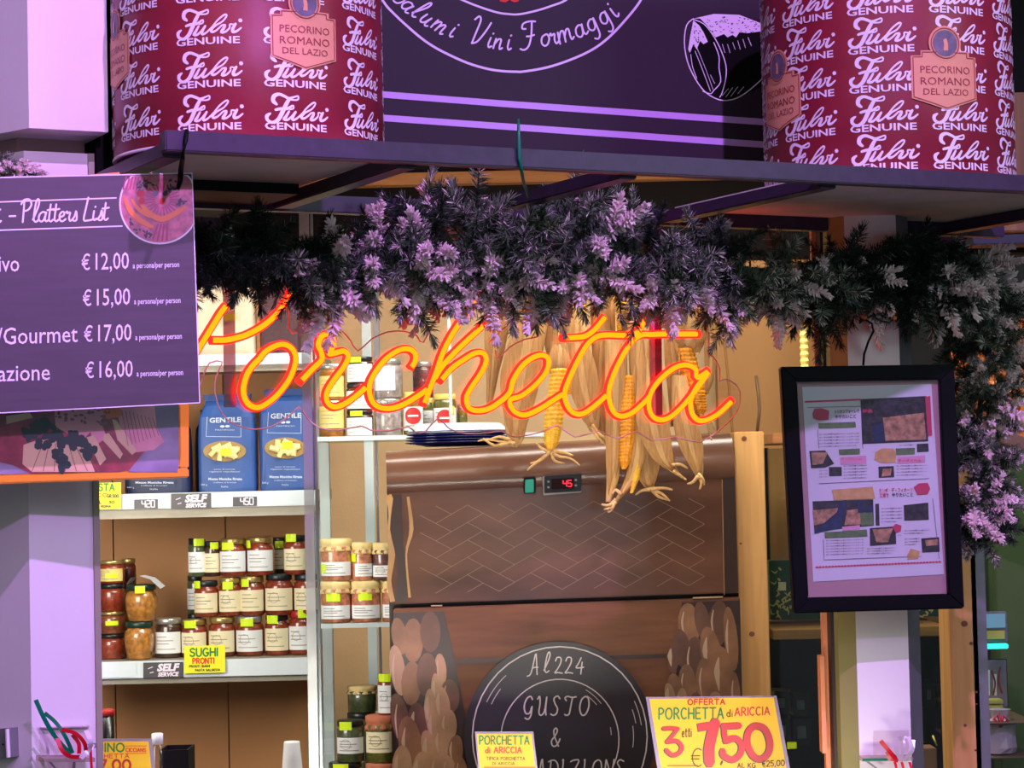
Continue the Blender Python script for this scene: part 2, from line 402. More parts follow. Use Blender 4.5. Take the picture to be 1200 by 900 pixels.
        me.update(); o = bpy.data.objects.new(name, me); COL.objects.link(o)
        if parent is not None: o.parent = parent
        else: o.location = o_
        ORG[o.name] = o_
        tag(o, label, cat, group, kind); return o
def tag(o, label=None, cat=None, group=None, kind=None):
    if label: o['label'] = label
    if cat: o['category'] = cat
    if group: o['group'] = group
    if kind: o['kind'] = kind
    return o
def thing(name, loc, label, cat, group=None):
    o = bpy.data.objects.new(name, None); o.empty_display_size = 0.05; COL.objects.link(o); o.location = loc; ORG[o.name] = Vector(loc)
    return tag(o, label, cat, group)
def dup(root, loc, label=None, group=None, rotz=0.0):
    r = root.copy(); COL.objects.link(r); r.location = loc; r.rotation_euler = (0, 0, rotz); ORG[r.name] = Vector(loc)
    if label: r['label'] = label
    if group: r['group'] = group
    for ch in list(root.children):
        c = ch.copy(); COL.objects.link(c); c.parent = r
        for g in list(ch.children):
            d = g.copy(); COL.objects.link(d); d.parent = c
    return r
def catmull(pts, wd, sub, closed=False):
    n = len(pts); op = []; ow = []; dim = len(pts[0])
    for i in range(n if closed else n - 1):
        g = lambda k: pts[k % n] if closed else pts[min(max(k, 0), n - 1)]
        p0, p1, p2, p3 = g(i - 1), g(i), g(i + 1), g(i + 2); w1, w2 = wd[i], wd[(i + 1) % n]
        for k in range(sub):
            t = k / sub; t2 = t * t; t3 = t2 * t
            op.append(tuple(0.5 * (2 * p1[d] + (p2[d] - p0[d]) * t + (2 * p0[d] - 5 * p1[d] + 4 * p2[d] - p3[d]) * t2 + (3 * p1[d] - p0[d] - 3 * p2[d] + p3[d]) * t3) for d in range(dim)))
            ow.append(w1 + (w2 - w1) * t)
    if not closed: op.append(tuple(pts[-1])); ow.append(wd[-1])
    return op, ow
_G = {}
def glyphs(body, bold=0.0):
    key = (body, bold)
    if key in _G: return _G[key]
    c = bpy.data.curves.new('tmp', 'FONT'); c.body = body; c.resolution_u = 2; c.offset = bold; c.size = 1.0
    o = bpy.data.objects.new('tmp', c); COL.objects.link(o); dg = bpy.context.evaluated_depsgraph_get(); dg.update()
    me = o.evaluated_get(dg).to_mesh(); me.calc_loop_triangles()
    v = [(p.co.x, p.co.y) for p in me.vertices]; f = [tuple(t.vertices) for t in me.loop_triangles]
    o.evaluated_get(dg).to_mesh_clear(); bpy.data.objects.remove(o); bpy.data.curves.remove(c)
    x0 = min(p[0] for p in v); v = [(x - x0, y) for x, y in v]
    _G[key] = (v, f, max(p[0] for p in v)); return _G[key]
def arc(cx, cy, rx, ry, a0, a1, n=8): return [(cx + rx * math.cos(R(a0 + (a1 - a0) * i / n)), cy + ry * math.sin(R(a0 + (a1 - a0) * i / n))) for i in range(n + 1)]
def L2(a, b): return [a, ((a[0] + b[0]) / 2, (a[1] + b[1]) / 2), b]
# hand-lettered capitals: width, strokes (baseline 0, cap height 1)
HAND = {
 'A': (.62, [[(0, 0), (.16, .5), (.31, 1), (.46, .5), (.62, 0)], L2((.1, .35), (.52, .35))]),
 'C': (.58, [arc(.32, .5, .32, .5, 50, 310)]), 'D': (.6, [L2((.05, 0), (.05, 1)), [(.05, 1), (.35, .95), (.58, .7), (.58, .3), (.35, .04), (.05, 0)]]),
 'E': (.5, [[(.5, 1), (.25, 1), (.02, .98), (.02, .5), (.02, .02), (.25, 0), (.5, 0)], L2((.02, .52), (.42, .52))]),
 'F': (.5, [L2((.03, 0), (.03, 1)), L2((.03, 1), (.5, 1)), L2((.03, .52), (.42, .52))]),
 'G': (.62, [arc(.32, .5, .32, .5, 50, 340), L2((.36, .42), (.64, .42))]), 'H': (.56, [L2((0, 0), (0, 1)), L2((.56, 0), (.56, 1)), L2((0, .5), (.56, .5))]),
 'I': (.05, [L2((.02, 0), (.02, 1))]), 'K': (.52, [L2((0, 0), (0, 1)), L2((.5, 1), (0, .45)), L2((.12, .55), (.52, 0))]),
 'L': (.46, [[(.02, 1), (.02, .5), (.02, .03), (.25, 0), (.46, 0)]]), 'M': (.8, [L2((0, 0), (.05, 1)), L2((.05, 1), (.4, .3)), L2((.4, .3), (.75, 1)), L2((.75, 1), (.8, 0))]),
 'N': (.56, [L2((0, 0), (0, 1)), L2((0, 1), (.56, 0)), L2((.56, 0), (.56, 1))]), 'O': (.68, [arc(.34, .5, .34, .5, 90, 450, 14)]),
 'P': (.52, [L2((.02, 0), (.02, 1)), [(.02, 1), (.3, 1), (.52, .76), (.3, .48), (.02, .46)]]),
 'R': (.56, [L2((.02, 0), (.02, 1)), [(.02, 1), (.3, 1), (.5, .76), (.3, .5), (.04, .48)], L2((.22, .48), (.56, 0))]),
 'S': (.52, [[(.5, .86), (.3, 1), (.05, .86), (.1, .6), (.3, .5), (.5, .36), (.46, .08), (.22, 0), (0, .14)]]),
 'T': (.6, [L2((0, 1), (.6, 1)), L2((.3, 1), (.3, 0))]), 'U': (.56, [[(0, 1), (0, .4), (.1, .06), (.28, 0), (.46, .06), (.56, .4), (.56, 1)]]),
 'V': (.56, [L2((0, 1), (.28, 0)), L2((.28, 0), (.56, 1))]), 'Z': (.5, [L2((0, 1), (.5, 1)), L2((.5, 1), (0, 0)), L2((0, 0), (.5, 0))]),
 '0': (.58, [arc(.29, .5, .29, .5, 90, 450, 14)]), '2': (.5, [[(.02, .78), (.2, 1), (.46, .9), (.45, .6), (.2, .25), (0, 0)], L2((0, 0), (.5, 0))]),
 '3': (.5, [[(0, 1), (.25, 1), (.48, 1)], [(.48, 1), (.33, .78), (.2, .58)], [(.2, .58), (.45, .5), (.5, .22), (.3, 0), (.1, .04), (0, .16)]]),
 '5': (.52, [[(.5, 1), (.25, 1), (.06, 1)], L2((.06, 1), (.04, .55)), [(.04, .55), (.3, .62), (.52, .38), (.44, .08), (.2, 0), (0, .12)]]),
 '7': (.52, [L2((0, 1), (.52, 1)), L2((.52, 1), (.2, 0))]), ',': (.1, [L2((.1, .08), (0, -.2))]), '.': (.05, [L2((0, 0), (.03, .02))]),
 'd': (.42, [arc(.2, .26, .2, .26, 40, 400, 10), L2((.42, .95), (.42, 0))]), 'i': (.05, [L2((.02, 0), (.02, .5)), L2((.02, .72), (.03, .74))]),
 'e': (.4, [[(.03, .28), (.36, .3), (.3, .52), (.1, .48), (.02, .22), (.14, 0), (.38, .08)]]), 't': (.3, [[(.14, .8), (.1, .3), (.14, .02), (.28, .04)], L2((0, .55), (.3, .55))]),
 'E2': (.5, []), '€': (.55, [arc(.36, .5, .3, .5, 55, 305), L2((0, .6), (.45, .6)), L2((0, .42), (.42, .42))]), '/': (.3, [L2((0, 0), (.3, 1))]),
 '-': (.3, [L2((0, .45), (.3, .45))]), ' ': (.25, []), '4': (.5, [L2((.38, 1), (0, .35)), L2((0, .35), (.5, .35)), L2((.38, .7), (.36, 0))]),
}
# flowing script letters, x to the right, y up, x-height 0.45
SCRIPT = {
 'a': [[(.36, .40), (.24, .46), (.08, .36), (.02, .14), (.12, .01), (.26, .10), (.36, .40)], [(.38, .44), (.31, .14), (.36, .01), (.48, .08)]],
 'l': [[(.02, .10), (.14, .35), (.30, .75), (.30, .98), (.20, .90), (.10, .45), (.06, .12), (.14, .0), (.26, .08)]],
 'u': [[(.08, .44), (.02, .14), (.08, .01), (.22, .10), (.34, .44)], [(.34, .44), (.28, .12), (.34, .01), (.44, .08)]],
 'm': [[(.06, .44), (.02, .2), (0, 0)], [(.03, .2), (.16, .42), (.26, .42), (.25, .2), (.22, 0)], [(.25, .2), (.38, .42), (.48, .42), (.46, .16), (.48, .01), (.58, .08)]],
 'n': [[(.06, .44), (.02, .2), (0, 0)], [(.03, .2), (.16, .42), (.28, .42), (.26, .16), (.28, .01), (.38, .08)]],
 'i': [[(.08, .44), (.03, .14), (.08, .01), (.18, .08)], [(.14, .62), (.15, .64), (.16, .64)]],
 'V': [[(.0, .82), (.10, .98), (.20, .86), (.20, .4), (.20, .02)], [(.20, .02), (.36, .16), (.50, .6), (.56, .92)]],
 'F': [[(.52, .96), (.30, .97), (.10, .90), (.06, .74), (.18, .72)], [(.40, .96), (.36, .5), (.26, .14), (.10, 0), (-.04, .04)], [(.20, .46), (.32, .46), (.46, .50)]],
 'o': [[(.22, .44), (.08, .36), (.02, .14), (.12, .0), (.26, .06), (.36, .28), (.30, .44), (.22, .44)]],
 'r': [[(.04, .40), (.10, .46), (.10, .36), (.24, .40), (.18, .16), (.22, .0), (.34, .08)]],
 'g': [[(.36, .40), (.24, .46), (.08, .36), (.02, .16), (.12, .04), (.26, .12), (.36, .40)], [(.38, .44), (.32, .06), (.24, -.24), (.10, -.34), (.0, -.26)]],
 'P': [[(.12, .95), (.08, .5), (.02, 0)], [(-.02, .78), (.10, .96), (.34, .98), (.42, .76), (.28, .54), (.10, .48)]],
 't': [[(.16, .80), (.08, .3), (.06, .08), (.14, 0), (.24, .08)], [(.0, .54), (.14, .55), (.30, .58)]],
 'e': [[(.04, .18), (.22, .26), (.26, .40), (.16, .44), (.04, .28), (.06, .04), (.18, .0), (.32, .1)]],
 's': [[(.0, .04), (.14, .22), (.22, .46), (.24, .24), (.22, .04), (.10, .0), (.04, .06)]],
 'L': [[(.26, .96), (.14, .5), (.04, .04), (.2, .0), (.42, .04)]],
 'A': [[(-.12, -.06), (.06, .10), (.26, .96)], [(.30, .98), (.32, .5), (.34, .02)], [(.12, .32), (.26, .36), (.38, .36)]],
 '2': [[(.0, .68), (.10, .88), (.30, .84), (.28, .56), (.10, .22), (-.04, .02), (.16, .04), (.38, .0)]],
 '4': [[(.28, .86), (.14, .56), (.0, .32), (.2, .30), (.42, .34)], [(.34, .62), (.30, .3), (.26, -.04)]],
 'G': [[(.44, .80), (.34, .96), (.14, .82), (.02, .44), (.10, .10), (.30, .12), (.40, .42)], [(.42, .44), (.36, .0), (.22, -.20), (.06, -.14)]],
 'U': [[(.0, .82), (.10, .96), (.12, .6), (.06, .16), (.16, .0), (.34, .2), (.46, .92)], [(.46, .92), (.40, .3), (.42, .02)]],
 'S': [[(.42, .84), (.30, .98), (.12, .84), (.18, .58), (.30, .34), (.24, .08), (.08, .0), (-.04, .06)]],
 'T': [[(.04, .74), (-.02, .88), (.12, .96), (.34, .90), (.54, .94)], [(.36, .92), (.26, .4), (.18, .06), (.04, .0), (-.04, .04)]],
 'O': [[(.32, .96), (.12, .80), (.02, .36), (.12, .02), (.32, .06), (.48, .44), (.46, .84), (.32, .96)]],
 '&': [[(.40, .0), (.20, .5), (.14, .84), (.26, 1.0), (.34, .84), (.20, .56), (.02, .30), (.06, .04), (.24, .0), (.42, .24), (.48, .40)]],
 'R': [[(.10, .92), (.08, .5), (.0, .0)], [(-.02, .80), (.12, .96), (.36, .94), (.36, .66), (.10, .50), (.28, .24), (.44, .0)]],
 'D': [[(.12, .94), (.08, .5), (.0, .04), (.22, .0), (.44, .3), (.46, .72), (.28, .94), (.0, .86)]],
 'I': [[(.10, .92), (.14, .96), (.10, .5), (.04, .02)]],
 'Z': [[(.02, .86), (.18, .94), (.44, .92), (.22, .46), (.0, .04), (.2, .02), (.42, .02)]],
 'N': [[(.0, -.02), (.06, .5), (.12, .96)], [(.12, .96), (.26, .5), (.38, .02)], [(.38, .02), (.44, .5), (.52, .98)]],
 'E': [[(.40, .88), (.22, .96), (.08, .80), (.20, .54), (.06, .40), (.0, .12), (.14, .0), (.38, .1)]],
}
SEG7 = {'0': 'abcdef', '1': 'bc', '2': 'abged', '3': 'abgcd', '4': 'fgbc', '5': 'afgcd', '7': 'abc', '9': 'abcdfg'}
def seven(mb, surf, body, x, y, wd, h, t, off=0.0008, slope=0.0, gap=0.35):
    """segment digits: left-top x,y"""
    for c in body:
        if c == '.':
            mb.rect2(surf, x - wd * .18, y + h - t + slope * 0, x - wd * .18 + t, y + h, off); continue
        q = {'a': ((0, 0), (wd, 0)), 'b': ((wd, 0), (wd, h / 2)), 'c': ((wd, h / 2), (wd, h)), 'd': ((0, h), (wd, h)), 'e': ((0, h / 2), (0, h)), 'f': ((0, 0), (0, h / 2)), 'g': ((0, h / 2), (wd, h / 2))}
        for sg in SEG7[c]:
            a, b = q[sg]; mb.ribbon(surf, [(x + a[0], y + a[1]), (x + b[0], y + b[1])], t, off, smooth=False, round_=False)
        x += wd * (1 + gap); y += wd * (1 + gap) * slope

# ================================================================ the setting
mb = MB(); mb.box((0, 3.0, -0.05), (4, 4.5, 0.05)); mb.build('floor', 'floor_tile', kind='structure')
mb = MB(); mb.box((0, 4.6, 3.35), (4, 2.2, 0.05)); mb.build('ceiling', 'dark_recess', kind='structure')
mb = MB(); mb.box((0, 5.45, 1.6), (3.2, 0.05, 1.7)); mb.build('wall_back', 'wall_tan', kind='structure')
mb = MB()
a, b = P(838, 300, 5.2), P(1010, 520, 5.2); mb.box(((a.x + b.x) / 2, 5.25, 1.65), ((b.x - a.x) / 2, 0.03, 0.6)); mb.build('wall_panel', 'wall_brown', kind='structure')
# dark header above the stall with a pale batten under it
zh = P(500, 203, 3.6).z; zl = P(500, 217, 3.6).z
mb = MB(); mb.box((0.1, 3.62, (zh + 3.3) / 2), (1.9, 0.02, (3.3 - zh) / 2)); mb.build('wall_header', 'black', kind='structure')
zq = P(500, 310, 3.6).z
mb = MB(); mb.box((0.1, 3.64, (zl + zq) / 2), (1.9, 0.02, (zl - zq) / 2)); mb.build('wall_dark_sheet', 'dark_recess', kind='structure')  # dark sheet added so the space behind the garland stays in shade
mb = MB(); mb.box((-0.2, 3.62, (zh + zl) / 2), (0.9, 0.03, (zh - zl) / 2)); mb.build('trim_header', 'pine_h', kind='structure')

# left painted column
def pl_at(o, yaw): return Plane(o, Matrix.Rotation(R(yaw), 3, 'Z') @ Vector((0, -1, 0)))
c0 = P(35, 700, 2.50); pf = pl_at(c0, 27); c1 = pf.pt(110, 700); c2 = pf.pt(117, 700)
dl = Vector((-math.cos(R(40)), math.sin(R(40)), 0)); bk = Vector((-math.sin(R(27)), math.cos(R(27)), 0))
zt = P(60, 205, 2.7).z
mb = MB(); mb.prism([c0, c1, c1 + bk * 0.4, c0 + dl * 0.5 + bk * 0.1, c0 + dl * 0.5], 0, zt)
wl = mb.build('wall_left', 'white_paint', kind='structure')
COLUMN_R = pf; COLUMN_L = Plane(c0, Vector((dl.y, -dl.x, 0)) if Vector((dl.y, -dl.x, 0)).y < 0 else Vector((-dl.y, dl.x, 0)))
mb = MB(); mb.prism([c1 + TD * -0.004, c2 + TD * -0.004, c2 + bk * 0.4, c1 + bk * 0.4], 0, zt); mb.build('trim_left', 'beige_trim', kind='structure')
# recess and capital box over it
zr = P(60, 163, 2.7).z + 0.02
k0 = P(34, 150, 2.46); pk = pl_at(k0, 27); k1 = pk.pt(127, 158); zk = k0.z
mb = MB(); i0 = c0 + bk * 0.03; i1 = pf.pt(108, 180) + bk * 0.03
mb.prism([i0, i1, i1 + bk * 0.3, i0 + dl * 0.4 + bk * 0.1, i0 + dl * 0.4], zt, zk); mb.build('trim_recess', 'soffit', kind='structure')
mb = MB(); mb.prism([k0, k1, k1 + bk * 0.22, k0 + dl * 0.5 + bk * 0.1, k0 + dl * 0.5], zk, 3.3); mb.build('wall_capital', 'white_paint', kind='structure')
mb = MB(); mb.prism([k1 + bk * 0.05 + SD * 0.0, k1 + bk * .05 + SD * 0.25, k1 + bk * 0.30 + SD * 0.25, k1 + bk * 0.30], P(60, 205, 2.8).z - .05, 3.3); mb.build('wall_gap', 'black', kind='structure')

# right pillar: olive side board, purple-lit white face, steel edge
YP = 3.13
def vprism(x0, x1, Y, depth, z0, z1, yref=740, dy0=0.0, dy1=0.0):
    a, b = P(x0, yref, Y + dy0), P(x1, yref, Y + dy1)
    m = MB(); m.prism([a, b, b + Vector((0.0, depth, 0)), a + Vector((0.0, depth, 0))], z0, z1); return m
vprism(1003, 1064, YP, 0.12, 0, 2.05).build('wall_right', 'white_paint', kind='structure')
vprism(982, 1003, YP, 0.12, 0, 2.05, dy0=0.02).build('trim_right', 'olive', kind='structure')
vprism(1064, 1078, YP, 0.12, 0, 2.05, dy1=0.03).build('trim_steel', 'steel_dull', kind='structure')
vprism(974, 982, YP, 0.1, 0, 2.05, dy0=0.06, dy1=0.06).build('trim_dark', 'dark_trim', kind='structure')
vprism(964, 974, YP, 0.02, 0, 2.05, dy0=0.1, dy1=0.1).build('trim_salmon', 'salmon', kind='structure')
m_ = vprism(960, 965, YP, 0.03, P(960, 884, 3.2).z, P(960, 770, 3.2).z, dy0=0.08, dy1=0.08); m_.build('trim_hinge', 'salmon', kind='structure')

# ================================================================ the overhead shelf
zf, zb = 1.968, 1.946
SM = 'shelf_metal'
sh = thing('wall_shelf', S(0.6, 0.2, zb), 'dark purple-grey metal shelf frame carrying the two big red cheese wheels over the garland', 'shelf')
def sbar(s0, t0, s1, t1, z0, z1, wd, name='bar'):
    a, b = S(s0, t0, 0), S(s1, t1, 0); d = (b - a).normalized(); n = Vector((-d.y, d.x, 0))
    m = MB(); m.box((a + b) / 2 + Vector((0, 0, (z0 + z1) / 2)), ((b - a).length / 2, wd / 2, (z1 - z0) / 2), (d, n, Vector((0, 0, 1))))
    return m.build(name, SM, sh, bevel=0.0015)
sbar(-0.01, 0, 1.42, 0, zb, zf, 0.02, 'front_bar')
sbar(0.0, 0.40, 1.42, 0.40, zb - 0.006, zb + 0.016, 0.02, 'rear_bar')
for pxx in (207, 480, 740, 975, 1330):
    s_, z_ = hit_s(pxx, 170, 0.0); sbar(s_, 0.01, s_, 0.42, zb - 0.004, zb + 0.012, 0.024, 'cross_bar')
sA = hit_s(212, 170, 0)[0] + 0.012; sB = hit_s(480, 180, 0)[0] - 0.012; sC = hit_s(975, 200, 0)[0] + 0.012
for s0, s1 in ((sA, sB), (sC, 1.385)):
    m = MB(); c = S((s0 + s1) / 2, 0.2, zb + 0.0155); m.box(c, ((s1 - s0) / 2, 0.188, 0.003), (SD, TD, Vector((0, 0, 1)))); m.build('panel', 'shelf_panel', sh, label='pale board under a cheese wheel')

# ---------------------------------------------------------------- cheese wheels
class CylUV:
    def __init__(s, c, rad, ang0=0, z0=0, k=1): s.c = c; s.R = rad; s.a = ang0; s.z = z0; s.k = k
    def hit(s, x, y):
        d = ray(x, y); o = CO - s.c; A = d.x ** 2 + d.y ** 2; B = 2 * (o.x * d.x + o.y * d.y); C = o.x ** 2 + o.y ** 2 - s.R ** 2
        D = max(B * B - 4 * A * C, 0); t = (-B - math.sqrt(D)) / (2 * A); p = CO + d * t; return math.atan2(p.y - s.c.y, p.x - s.c.x), p.z
    def pt(s, x, y, off=0.0):
        a = s.a + x * s.k / s.R; r = s.R + off; return Vector((s.c.x + r * math.cos(a), s.c.y + r * math.sin(a), s.z - y * s.k))
FUL = [
 ([(270, 335), (222, 290), (235, 220), (310, 190), (400, 222), (455, 245), (545, 215), (592, 205), (590, 250), (545, 265), (480, 262)], [36, 60, 62, 44, 40, 42, 24, 22, 26, 24, 24]),
 ([(462, 245), (410, 330), (350, 450), (290, 555), (205, 600), (135, 565), (130, 505), (178, 470)], [44, 58, 62, 58, 44, 46, 56, 26]),
 ([(255, 415), (330, 398), (420, 395), (480, 362), (515, 345), (515, 388), (460, 402)], [38, 42, 40, 32, 22, 22, 26]),
 ([(450, 430), (405, 505), (372, 548), (430, 552), (490, 500), (545, 435)], [30, 42, 40, 36, 26, 30]),
 ([(548, 435), (500, 515), (505, 552), (570, 525), (660, 440)], [34, 42, 38, 28, 22]),
 ([(660, 440), (740, 350), (830, 285), (862, 300), (800, 380), (700, 435), (635, 490), (650, 525), (710, 505), (790, 435)], [24, 26, 28, 24, 24, 30, 46, 40, 28, 24]),
 ([(780, 440), (835, 432), (815, 480), (780, 535), (840, 530), (900, 475), (905, 425), (960, 430)], [24, 32, 44, 42, 30, 26, 24, 22]),
 ([(985, 420), (945, 490), (945, 535), (1000, 525), (1062, 478)], [36, 46, 44, 34, 24]),
 ([(1050, 368), (1053, 371), (1056, 373)], [56, 62, 56])]
FUL = [([((x - 95) / 12, (y - 695) / 12) for x, y in p], [q / 12 for q in wd]) for p, wd in FUL]
def badge(par, cyl, px, py, k, skip=0):
    a, z = cyl.hit(px, py); s = CylUV(cyl.c, cyl.R, a, z, k)
    o = [(-43, -27), (-31, -27), (-31, -33), (-15, -33), (15, -33), (31, -33), (31, -27), (43, -27), (43, 24), (0, 38), (-43, 24)]
    def dense(o, f):
        r = []
        for i in range(len(o)):
            p, q = o[i], o[(i + 1) % len(o)]
            for j in range(6): r.append(((p[0] + (q[0] - p[0]) * j / 6) * f, (p[1] + (q[1] - p[1]) * j / 6) * f))
        return r
    m = MB()
    for x0 in range(-43, 43, 4):   # strips keep the badge on the curve
        x1 = min(x0 + 4, 43)
        f = lambda x: 24 + (43 - abs(x)) / 43 * 14
        g = lambda x: -27 if abs(x) > 31 else -33
        m.face([s.pt(x0, g((x0 + x1) / 2), .0018), s.pt(x1, g((x0 + x1) / 2), .0018), s.pt(x1, f(x1), .0018), s.pt(x0, f(x0), .0018)])
    m.grid([[s.pt(r * math.cos(i * math.pi / 12), -42 + r * math.sin(i * math.pi / 12), .0022) for i in range(24)] for r in (21, 0.1)], True)
    b = m.build('badge', 'badge_salmon', par, label='salmon coloured shield badge')
    m = MB(); m.ribbon(s, dense(o, 0.94), 1.1, .0024, smooth=False, closed=True)
    m.ribbon(s, [(18 * math.cos(i * math.pi / 10), -42 + 18 * math.sin(i * math.pi / 10)) for i in range(20)], 1.2, .003, closed=True)
    m.text(s, 'PECORINO', (-32, -6), 33, 9.0, .0024, bold=0.0); m.text(s, 'ROMANO', (-32, 8), 33, 9.5, .0024); m.text(s, 'DEL LAZIO', (-29, 20), 30, 8, .0024)
    m.build('badge_lettering', 'badge_line', b)
    m = MB(); m.grid([[s.pt(r * math.cos(i * math.pi / 10), -42 + r * math.sin(i * math.pi / 10), .0026) for i in range(20)] for r in (16, 0.1)], True)
    m.build('medallion', 'badge_grey', b)
    m = MB(); m.poly2(s, [(-3, -33), (3, -33), (3, -42), (1, -48), (-3, -46), (-2, -40)], .0032); m.build('portrait', 'badge_salmon', b)
def wheel(px, t, rad_px, label, cols, rowpx, pitch, kk, badges, angs):
    # centre from the pixel column on the stall's own axis
    lo = hit_s(px, 100, t); c = S(lo[0], t, 0); D = c.y; rad = rad_px / FPX * D * 1.003
    z0 = zb + 0.0195; hgt = 0.325
    w = thing('cheese_wheel', (c.x, c.y, z0), label, 'cheese', 'red wrapped cheese wheels on the overhead shelf')
    m = MB(); m.lathe([(rad * 0.97, z0), (rad, z0 + 0.004), (rad, z0 + hgt * .33), (rad, z0 + hgt * .66), (rad, z0 + hgt - 0.006), (rad * 0.97, z0 + hgt)], (c.x, c.y, 0), 96)
    m.build('wrapper', 'crimson_paper', w, smooth=True)
    cyl = CylUV(c, rad); a0, zr0 = cyl.hit(cols[0], rowpx)
    m = MB()
    for da, st in cols[1]:
        for r in range(-1, 5):
            s = CylUV(c, rad, a0 + R(da) - 40 * kk / rad, zr0 + r * pitch + st * pitch, kk)
            if s.z < z0 + .001: 
                if s.z + 10 * kk < z0: continue
            if s.z < z0: s.z = max(s.z, z0 + .0005)
            for pts, wd in FUL: m.ribbon(s, pts, wd, .0009, sub=3)
            m.text(s, 'GENUINE', (0, 0), 79, 8.6, .0009, bold=0.022)
    m.build('printed_lettering', 'print_white', w, label='pale script and capitals repeated in rows')
    for bx, by in badges: badge(w, cyl, bx, by, kk)
    m = MB(); m.lathe([(rad + .0006, z0 + .001), (rad + .0012, z0 + .0025), (rad + .0006, z0 + .004)], (c.x, c.y, 0), 96); m.build('rim_line', 'print_white', w)
    return w, c, rad
cs = [(-108, 0), (-72, 0), (-36, 0), (0, 0), (36, 0), (72, 0), (108, 0), (144, 0), (180, 0), (216, 0)]
wL = wheel(291, 0.185, 157.5, 'red paper-wrapped cheese wheel at the left end of the overhead shelf', (245, cs), 152.5, 0.0468, 0.00091, [(357, 45), (137, 70)], 0)
wR = wheel(1039, 0.185, 145, 'red paper-wrapped cheese wheel at the right end of the overhead shelf', (1037, [(d - .5, s) for d, s in cs]), 153, 0.0497, 0.00106, [(1108, 92), (914, 118)], 0)

# ---------------------------------------------------------------- painted sign board behind the wheels
PB = splane(0.47)
zb0 = PB.pt(450, 183).z; sb0 = (PB.pt(425, 100) - SO).dot(SD); sb1 = (PB.pt(1010, 100) - SO).dot(SD)
bd = thing('shop_sign', S((sb0 + sb1) / 2, 0.48, zb0), 'dark purple painted sign board with white script and a ham drawing behind the cheese wheels', 'sign')
m = MB(); m.box(S((sb0 + sb1) / 2, 0.476, (zb0 + 2.75) / 2), ((sb1 - sb0) / 2, 0.006, (2.75 - zb0) / 2), (SD, TD, Vector((0, 0, 1)))); m.build('board', 'board_purple', bd, bevel=0.001)
m = MB()
oa = [(425, -40), (447.7, 0), (461, 16), (485, 38), (502.3, 51.3), (521, 62), (547.7, 74), (571.7, 81), (590, 83.6), (605, 84.2), (613, 84), (640, 79.3), (666.7, 70.7), (693, 58.7), (713, 44), (733, 23), (750.7, 0), (765, -30)]
m.ribbon(PB, oa, 2.8, .001)
m.ribbon(PB, [(510, -14), (541, 0), (561, 8), (582, 14.7), (595, 16.6), (607, 17), (627, 13), (647, 6.7), (663, 0), (690, -20)], 2.4, .001)
cxc, cyc = 603.0, -94.0
def arc_text(items):
    for ch, deg, rad, sz in items:
        an = R(deg); m.script(PB, ch, (cxc + rad * math.sin(an), cyc + rad * math.cos(an)), -an, sz, 2.1, .0012)
arc_text([('S', -57, 171, 30), ('a', -53.2, 168, 27), ('l', -48.0, 165, 27), ('u', -43.6, 163, 27), ('m', -38.0, 160, 27), ('i', -29.8, 157, 27), ('V', -21.8, 154, 34), ('i', -12.4, 153, 27), ('n', -9.6, 153, 27), ('i', -3.6, 153, 27),
          ('F', 2.9, 153, 34), ('o', 12.0, 152, 29), ('r', 16.2, 153, 29), ('m', 20.0, 155, 31), ('a', 28.0, 158, 30), ('g', 34.0, 160, 30), ('g', 40.0, 163, 30), ('i', 46.0, 166, 30)])
m.build('lettering', 'board_line', bd, label='white script lettering and ring')
m = MB(); m.ribbon(PB, [(430, 109.5), (600, 122.5), (857, 140.5), (900, 143.5)], 7.6, .001, smooth=False, round_=False)
m.ribbon(PB, [(430, 137), (600, 149), (857, 167), (900, 170)], 7.6, .001, smooth=False, round_=False)
m.ribbon(PB, [(900, 143.5), (1000, 151)], 7.6, .001, smooth=False, round_=False); m.ribbon(PB, [(900, 170), (1000, 177)], 7.6, .001, smooth=False, round_=False)
m.build('stripe', 'board_lilac', bd, label='pair of lilac stripes')
m = MB(); m.poly2(PB, [(580, -6), (586, 2), (592, 3), (597, 0), (602, 3), (607, 2), (612, -8)], .001); m.build('red_mark', 'ink_red', bd)
